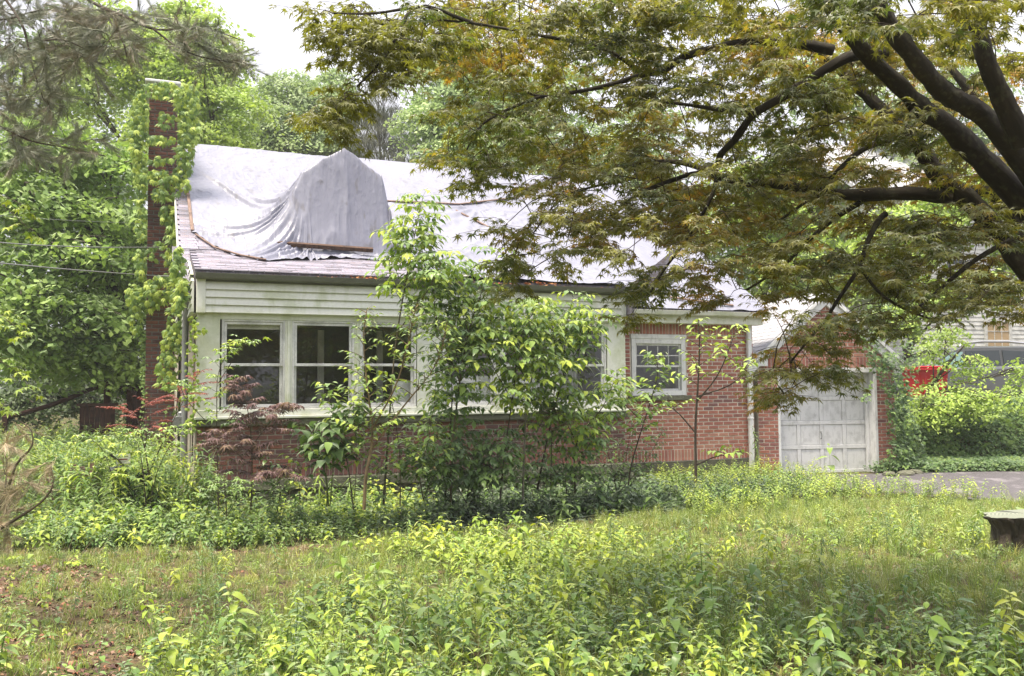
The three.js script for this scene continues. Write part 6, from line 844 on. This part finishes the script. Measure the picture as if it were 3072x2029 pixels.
  // litter: brown leaves and needles on the bare places
  { const leaf = [blade(0.05, 0.03, { n: 2, droop: 0.8, fold: 0.5 }), star(0.035, 5, 0.4, { droop: 0.5 }), blade(0.07, 0.004, { n: 2 })], mt = M({ side: THREE.DoubleSide, roughness: 0.6 }), L = leaf.map(() => [[], []]);
    const add = (x, d) => { if (!free(x, d)) return; const b = sstep(d, bed(x) - 0.9, bed(x) - 0.2) * 0.55 + 1.2 * bare(x, d) + sstep(noise(x * 0.9 + 5, d * 0.9, 54), 0.56, 0.75) * 0.5 + 0.06; if (r() > b) return; const k = Math.floor(r() * 3); L[k][0].push(mtx(V(x, gh(x, -d) + 0.008 + r() * 0.015, -d), eul(rr(r, -0.5, 0.5), r() * 6.28, rr(r, -0.6, 0.6)), rr(r, 0.6, 1.3))); const c = pick(r, [[0.12, 0.05, 0.035], [0.20, 0.11, 0.07], [0.07, 0.03, 0.025], [0.30, 0.2, 0.13], [0.24, 0.09, 0.04]]); L[k][1].push(rgb(...c)); }; scatter(9000, 4.6, 12, add); for (let i = 0; i < 5200; i++) add(rr(r, -4.9, -1.9), rr(r, 4.9, 8.6));
    const o = thing('leaf_litter', 'brown fallen leaves and needles lying on the bare ground', 'leaf litter'); o.userData.kind = 'stuff'; L.forEach(([m, c], k) => inst('litter', leaf[k], mt, m, c, o)); }
  // single plants that stand out
  const single = (name, label, geo, mat, px, py, s, d) => { const p = d ? at(px, py, d) : gnd(px, py, -0.03), o = thing(name, label, 'weed', p); part('plant', geo, mat, o).scale.setScalar(s); return o; };
  single('tall_weed', 'tall spiky weed growing at the foot of the white downspout', weed(701, { h: 0.95, pairs: 30, L: 0.11, W: 0.018, droop: 0.5, lean: 0.12 }), LM.mid[1], 2280, 1445, 1);
  single('tall_weed', 'broad leaved weed standing before the middle of the garage door', weed(702, { h: 0.62, pairs: 3, L: 0.22, W: 0.10, droop: 0.5, lean: 0.02 }), LM.bright[3], 2492, 1440, 1);
  single('tall_weed', 'curly pale weed spire before the lower ledge under the second window', weed(703, { h: 0.62, pairs: 13, L: 0.10, W: 0.018, droop: 1.1, lean: 0.05 }), LM.bright[1], 962, 1560, 1);
  single('tall_weed', 'curly pale weed spire left of the pale barked young tree', weed(704, { h: 0.5, pairs: 11, L: 0.10, W: 0.018, droop: 1.1, lean: 0.1 }), LM.bright[3], 1040, 1550, 1);
  single('tall_weed', 'feathery dark weed clump in the grass left of the stump', weed(705, { h: 0.42, pairs: 20, L: 0.10, W: 0.014, droop: 0.7, lean: 0.2 }), LM.mid[0], 2740, 1640, 1);
  single('tall_weed', 'leafy weed with broad leaves behind the stump at the right edge', rosette(706, { n: 9, L: 0.17, W: 0.1, pet: 0.26 }), LM.bright[3], 3040, 1570, 1);
  single('tall_weed', 'arching weed with toothed leaves in the grass left of the stump', rosette(707, { n: 8, L: 0.13, W: 0.07, pet: 0.2 }), LM.bright[1], 2850, 1690, 1);
  single('tall_weed', 'large upright weed in the right foreground near the bottom edge', weed(708, { h: 0.36, pairs: 7, L: 0.12, W: 0.06, droop: 0.6, lean: 0.1 }), LM.bright[1], 2480, 1960, 1);
  single('tall_weed', 'bushy dark feathery weed in the middle of the yard', weed(709, { h: 0.34, pairs: 22, L: 0.11, W: 0.02, droop: 0.6, lean: 0.1 }), LM.mid[1], 1700, 1800, 1.1);
  single('tall_weed', 'lone broad leaf seedling on the bare strip below the bed', rosette(710, { n: 4, L: 0.10, W: 0.06, pet: 0.12 }), LM.bright[2], 1700, 1600, 1);
}

// ================================================================ pine boughs at the upper left, dead bough at the lower left
{
  const needleTwig = (seed, n, len, tan = 0) => { const r = rng(seed), m = new MB(); m.add(tube([V(0, 0, 0), V(0, 0.01, len * 0.5), V(0, -0.01, len)], 0.0022, 0.0012, 3)); for (let i = 0; i < n; i++) { const z = len * (0.15 + 0.85 * r()), a = r() * 6.28, e = rr(r, 0.35, 0.95), l = rr(r, 0.05, 0.095), d = V(Math.cos(a) * Math.sin(e), Math.sin(a) * Math.sin(e) - 0.25, Math.cos(e)).normalize(), p = V(0, 0, z), q = p.clone().addScaledVector(d, l).add(V(0, -0.012, 0)), w = V(-Math.sin(a), Math.cos(a), 0).multiplyScalar(0.0011); m.f(m.v(p.x - w.x, p.y - w.y, p.z), m.v(p.x + w.x, p.y + w.y, p.z), m.v(q.x, q.y, q.z)); } return m.build(); };
  const NT = [0, 1, 2].map((k) => needleTwig(800 + k, 70, 0.16));
  function bough(name, label, o) {
    const { limbs, blobs, colors, seed, root, per = 900, mat } = o, r = rng(seed), T = at(...root), t = thing(name, label, 'branch', T), nodes = [], wood = [];
    limbs.forEach((pts, i) => { const P = pts.map((q) => at(...q).sub(T)), c = new THREE.CatmullRomCurve3(P, false, 'centripetal'), n = Math.ceil(c.getLength() / 0.07); for (let k = 1; k <= n; k++) nodes.push(c.getPoint(k / n)); const m = tube(P, i < 2 ? 0.013 : 0.008, 0.003, 6, 0.08, 0.2, r); part('branch', m, mat ?? MT.twig, t); });
    const sp = []; for (const [x, y, a, b, d0, d1] of blobs) { const n = Math.round(a * b / per); for (let i = 0; i < n; i++) { const q = Math.sqrt(r()), g = r() * 6.28; sp.push(at(x + Math.cos(g) * a * q, y + Math.sin(g) * b * q, rr(r, d0, d1)).sub(T)); } }
    const near = (p) => { let b = 1e9, q; for (const n of nodes) { const dd = n.distanceToSquared(p); if (dd < b) { b = dd; q = n; } } return [q, Math.sqrt(b)]; };
    sp.map((p) => [near(p)[1], p]).sort((a, b) => a[0] - b[0]).forEach(([, p]) => { const [q, d] = near(p), mid = q.clone().lerp(p, 0.5).add(V(rr(r, -0.04, 0.04), 0.06 * d, 0)); wood.push(tube([q, mid, p], 0.0016 + 0.003 * Math.min(1, d), 0.0012, 4)); nodes.push(mid, p); p.dir = p.clone().sub(mid).normalize(); });
    part('twigs', wood, mat ?? MT.twig, t).userData.kind = 'stuff';
    const L = NT.map(() => [[], []]); for (const p of sp) for (let k = 0; k < 4; k++) { const dir = p.dir.clone().add(V(rr(r, -0.8, 0.8), rr(r, -0.7, 0.2), rr(r, -0.8, 0.8))).normalize(), j = Math.floor(r() * 3); L[j][0].push(mtx(p.clone().addScaledVector(p.dir, -rr(r, 0, 0.1)), aim(dir, r() * 6), rr(r, 0.8, 1.25))); const c = pick(r, colors), v = rr(r, 0.8, 1.25); L[j][1].push(rgb(c[0] * v, c[1] * v, c[2] * v)); }
    L.forEach(([m, c], k) => m.length && inst('needles', NT[k], M({ side: THREE.DoubleSide, roughness: 0.5 }), m, c, t));
  }
  bough('pine_bough', 'grey green pine boughs with fine needles hanging in at the upper left', { seed: 811, root: [-300, -200, 6.2], per: 480, colors: [[0.19, 0.21, 0.145], [0.24, 0.255, 0.18], [0.15, 0.165, 0.115], [0.26, 0.235, 0.17]], limbs: [
    [[-300, -200, 6.2], [-40, -60, 6], [66, 76, 5.9], [82, 130, 5.9], [100, 210, 5.9], [130, 300, 5.95]], [[100, -150, 6], [265, 0, 5.9], [388, 56, 5.8], [459, 87, 5.8], [560, 88, 5.8], [638, 92, 5.8], [735, 125, 5.8]], [[459, 87, 5.8], [536, 143, 5.7], [600, 170, 5.7], [690, 185, 5.7]], [[-100, 330, 6.2], [0, 380, 6.1], [92, 423, 6.1], [204, 444, 6.1], [316, 469, 6.1]], [[-100, 40, 6.2], [0, 60, 6.1], [150, 30, 6], [260, 80, 6], [330, 190, 5.9]], [[82, 130, 5.9], [190, 120, 5.8], [280, 160, 5.8]], [[300, 20, 5.9], [370, 130, 5.8], [380, 170, 5.8]]],
    blobs: [[110, 80, 190, 130, 5.5, 6.5], [60, 230, 140, 100, 5.6, 6.6], [330, 70, 150, 100, 5.5, 6.3], [240, 180, 100, 80, 5.6, 6.3], [470, 90, 110, 45, 5.5, 6.1], [600, 120, 110, 50, 5.5, 6.1], [700, 150, 60, 40, 5.6, 6], [100, 340, 130, 70, 5.8, 6.5], [180, 440, 150, 40, 5.9, 6.4], [60, 440, 90, 60, 5.9, 6.5], [640, 190, 90, 25, 5.6, 6]] });
  bough('dead_bough', 'dry tan pine bough rising at the lower left edge', { seed: 812, root: [-80, 1640, 6.2], per: 520, mat: MT.stem, colors: [[0.42, 0.34, 0.22], [0.34, 0.27, 0.17], [0.26, 0.24, 0.13]], limbs: [[[-80, 1640, 6.2], [10, 1500, 6.2], [50, 1390, 6.2], [95, 1340, 6.2], [92, 1290, 6.2], [60, 1265, 6.2]], [[-60, 1620, 6.2], [60, 1550, 6.1], [130, 1500, 6.1], [158, 1455, 6.1], [150, 1390, 6.1]], [[10, 1500, 6.2], [20, 1400, 6.3], [10, 1340, 6.3]]], blobs: [[30, 1440, 50, 120, 6, 6.5], [50, 1320, 45, 50, 6, 6.4], [20, 1540, 50, 70, 6, 6.4], [140, 1400, 20, 40, 6, 6.2]] });
}
{ // service wires from the street to the house
  for (const [pts, l, rad] of [[[[-200, 625, 9], [100, 655, 12], [440, 672, 15.8]], 'thin upper wire running in from the left to the chimney', 0.003], [[[-200, 710, 9], [100, 735, 12], [300, 742, 14], [480, 742, 15.6]], 'twisted middle wire running in from the left to the chimney', 0.008], [[[-200, 775, 9], [0, 790, 11], [200, 808, 13.2], [440, 826, 15.8], [545, 830, 14.2]], 'lowest and thickest wire running in from the left past the chimney', 0.01]]) { const P = pts.map((q) => at(...q)), o = part(numbered('service_wire'), tube(P, rad, rad, 6, 0.3), M({ color: rgb(0.20, 0.20, 0.21), roughness: 0.5, metalness: 0.3 })); tag(o, l, 'wire'); }
}
{ // weathered wooden seat, broken, in the weeds at the left
  const p = gnd(232, 1530), o = thing('broken_chair', 'broken dark wooden garden chair sunk in the weeds at the left', 'chair', p.clone().setY(0.12), 0.35), back = (x, h, y) => box(x - 0.035, x + 0.035, y, h, -0.012, 0.012, 0.005).applyMatrix4(mtx(V(0, 0, 0), eul(-0.25, 0, -0.02), 1));
  for (const [x, h, y] of [[-0.08, 0.5, 0.1], [0.03, 0.47, 0.1], [0.16, 0.53, 0.1]]) part('slat', back(x, h, y), MT.oldWood, o);
  part('leg', box(-0.26, -0.17, -0.05, 0.42, -0.03, 0.02, 0.006).applyMatrix4(mtx(V(-0.05, 0, 0.06), eul(0, 0, 0.22), 1)), MT.oldWood, o); part('leg', box(0.2, 0.27, -0.05, 0.25, -0.03, 0.02, 0.006), MT.oldWood, o);
  part('rail', box(-0.22, 0.24, 0.27, 0.36, -0.05, -0.02, 0.006).rotateZ(0.06), MT.oldWood, o); part('seat_slat', [box(-0.24, 0.22, 0.16, 0.18, 0.02, 0.09), box(-0.24, 0.22, 0.16, 0.18, 0.1, 0.17)], MT.oldWood, o);
}
{ // old garden machine: handles, console with a white plate, black body, wheel
  const p = gnd(440, 1560), o = thing('garden_machine', 'old black garden machine with a white label plate rusting among the vines', 'machine', p.clone().setY(0), 0.5), plate = M({ color: rgb(0.75, 0.74, 0.72), roughness: 0.4 });
  part('housing', [box(-0.12, 0.18, 0.06, 0.36, -0.18, 0.14, 0.04), box(-0.2, -0.05, 0.1, 0.42, -0.1, 0.1, 0.03)], MT.black, o);
  part('chute', tube([V(0.02, 0.34, 0), V(0.0, 0.5, 0.02), V(-0.08, 0.58, 0.06)], 0.09, 0.075, 10), MT.black, o);
  part('handle', [tube([V(-0.2, 0.3, -0.15), V(-0.3, 0.7, -0.15), V(-0.42, 0.82, -0.15)], 0.014, 0.014, 7), tube([V(-0.2, 0.3, 0.2), V(-0.3, 0.7, 0.2), V(-0.42, 0.82, 0.2)], 0.014, 0.014, 7)], MT.black, o);
  const cs = part('console', box(-0.36, -0.2, 0.62, 0.7, -0.16, 0.2, 0.012).applyMatrix4(mtx(V(0, 0, 0), eul(0, 0, 0.1), 1)), M({ color: rgb(0.12, 0.125, 0.13), roughness: 0.4 }), o);
  part('switch', [box(-0.3, -0.27, 0.66, 0.69, 0.2, 0.212), box(-0.25, -0.22, 0.66, 0.69, 0.2, 0.212)], plate, cs);
  const cv = document.createElement('canvas'); cv.width = 128; cv.height = 96; const x = cv.getContext('2d'); x.fillStyle = '#e8e6e2'; x.fillRect(0, 0, 128, 96); x.fillStyle = '#503030'; x.fillRect(14, 20, 96, 8); x.fillStyle = '#7a2626'; x.fillRect(20, 44, 84, 14); x.fillStyle = '#444'; for (let i = 0; i < 3; i++) x.fillRect(16, 66 + i * 8, 90 - i * 14, 3);
  const tx = new THREE.CanvasTexture(cv); tx.colorSpace = THREE.SRGBColorSpace; const pl = new THREE.PlaneGeometry(0.15, 0.11).translate(-0.3, 0.78, 0.205); part('label_plate', pl, M({ map: tx, roughness: 0.4 }), o);
  part('plate_backing', box(-0.38, -0.22, 0.72, 0.84, 0.19, 0.203, 0.004), plate, o);
  for (const z of [-0.22, 0.2]) part('wheel', new THREE.TorusGeometry(0.13, 0.045, 8, 20).translate(0.02, 0.15, z), MT.black, o);
  part('skid', box(-0.1, 0.32, 0.0, 0.06, 0.16, 0.3, 0.02), M({ color: rgb(0.6, 0.62, 0.65), roughness: 0.3, metalness: 0.3 }), o);
}
{ // red brown timber steps and rail under the trees at the left
  const p = at(290, 1330, 19), o = thing('timber_deck', 'red brown timber deck with rail and boards in the shade at the left', 'deck', V(p.x, -0.1, p.z), 0.2);
  for (let k = 0; k < 7; k++) part('board', box(-0.35 + k * 0.1, -0.255 + k * 0.1, 0.85, 1.4, -0.02, 0.0, 0.004), MT.redWood, o);
  for (let k = 0; k < 14; k++) part('board', box(0.45 + k * 0.1, 0.545 + k * 0.1, 0.3, 1.75, -0.6, -0.58, 0.004), MT.redWood, o);
  part('post', [box(-0.3, -0.2, 0, 0.9, -0.1, 0)], MT.redWood, o); part('post', box(0.0, 0.12, 0, 2.3, -0.62, -0.5), MT.redWood, o); part('post', box(-2.0, -1.9, 0, 1.2, -0.6, -0.5), MT.redWood, o);
  part('rail', [box(-0.4, 0.4, 1.4, 1.46, -0.08, 0.06), box(0.0, 2.0, 1.75, 1.82, -0.66, -0.52)], MT.redWood, o); part('rail', tube([V(0.05, 1.9, -0.55), V(-1.0, 1.45, -0.55), V(-2.0, 1.15, -0.55)], 0.05, 0.05, 4), MT.redWood, o);
  part('joist', box(-0.4, 2.0, 0.72, 0.84, -0.5, -0.4), MT.redWood, o);
}
scene.fog = new THREE.FogExp2(new THREE.Color(0.86, 0.9, 0.92), 0.0011);
renderer.render(scene, camera);
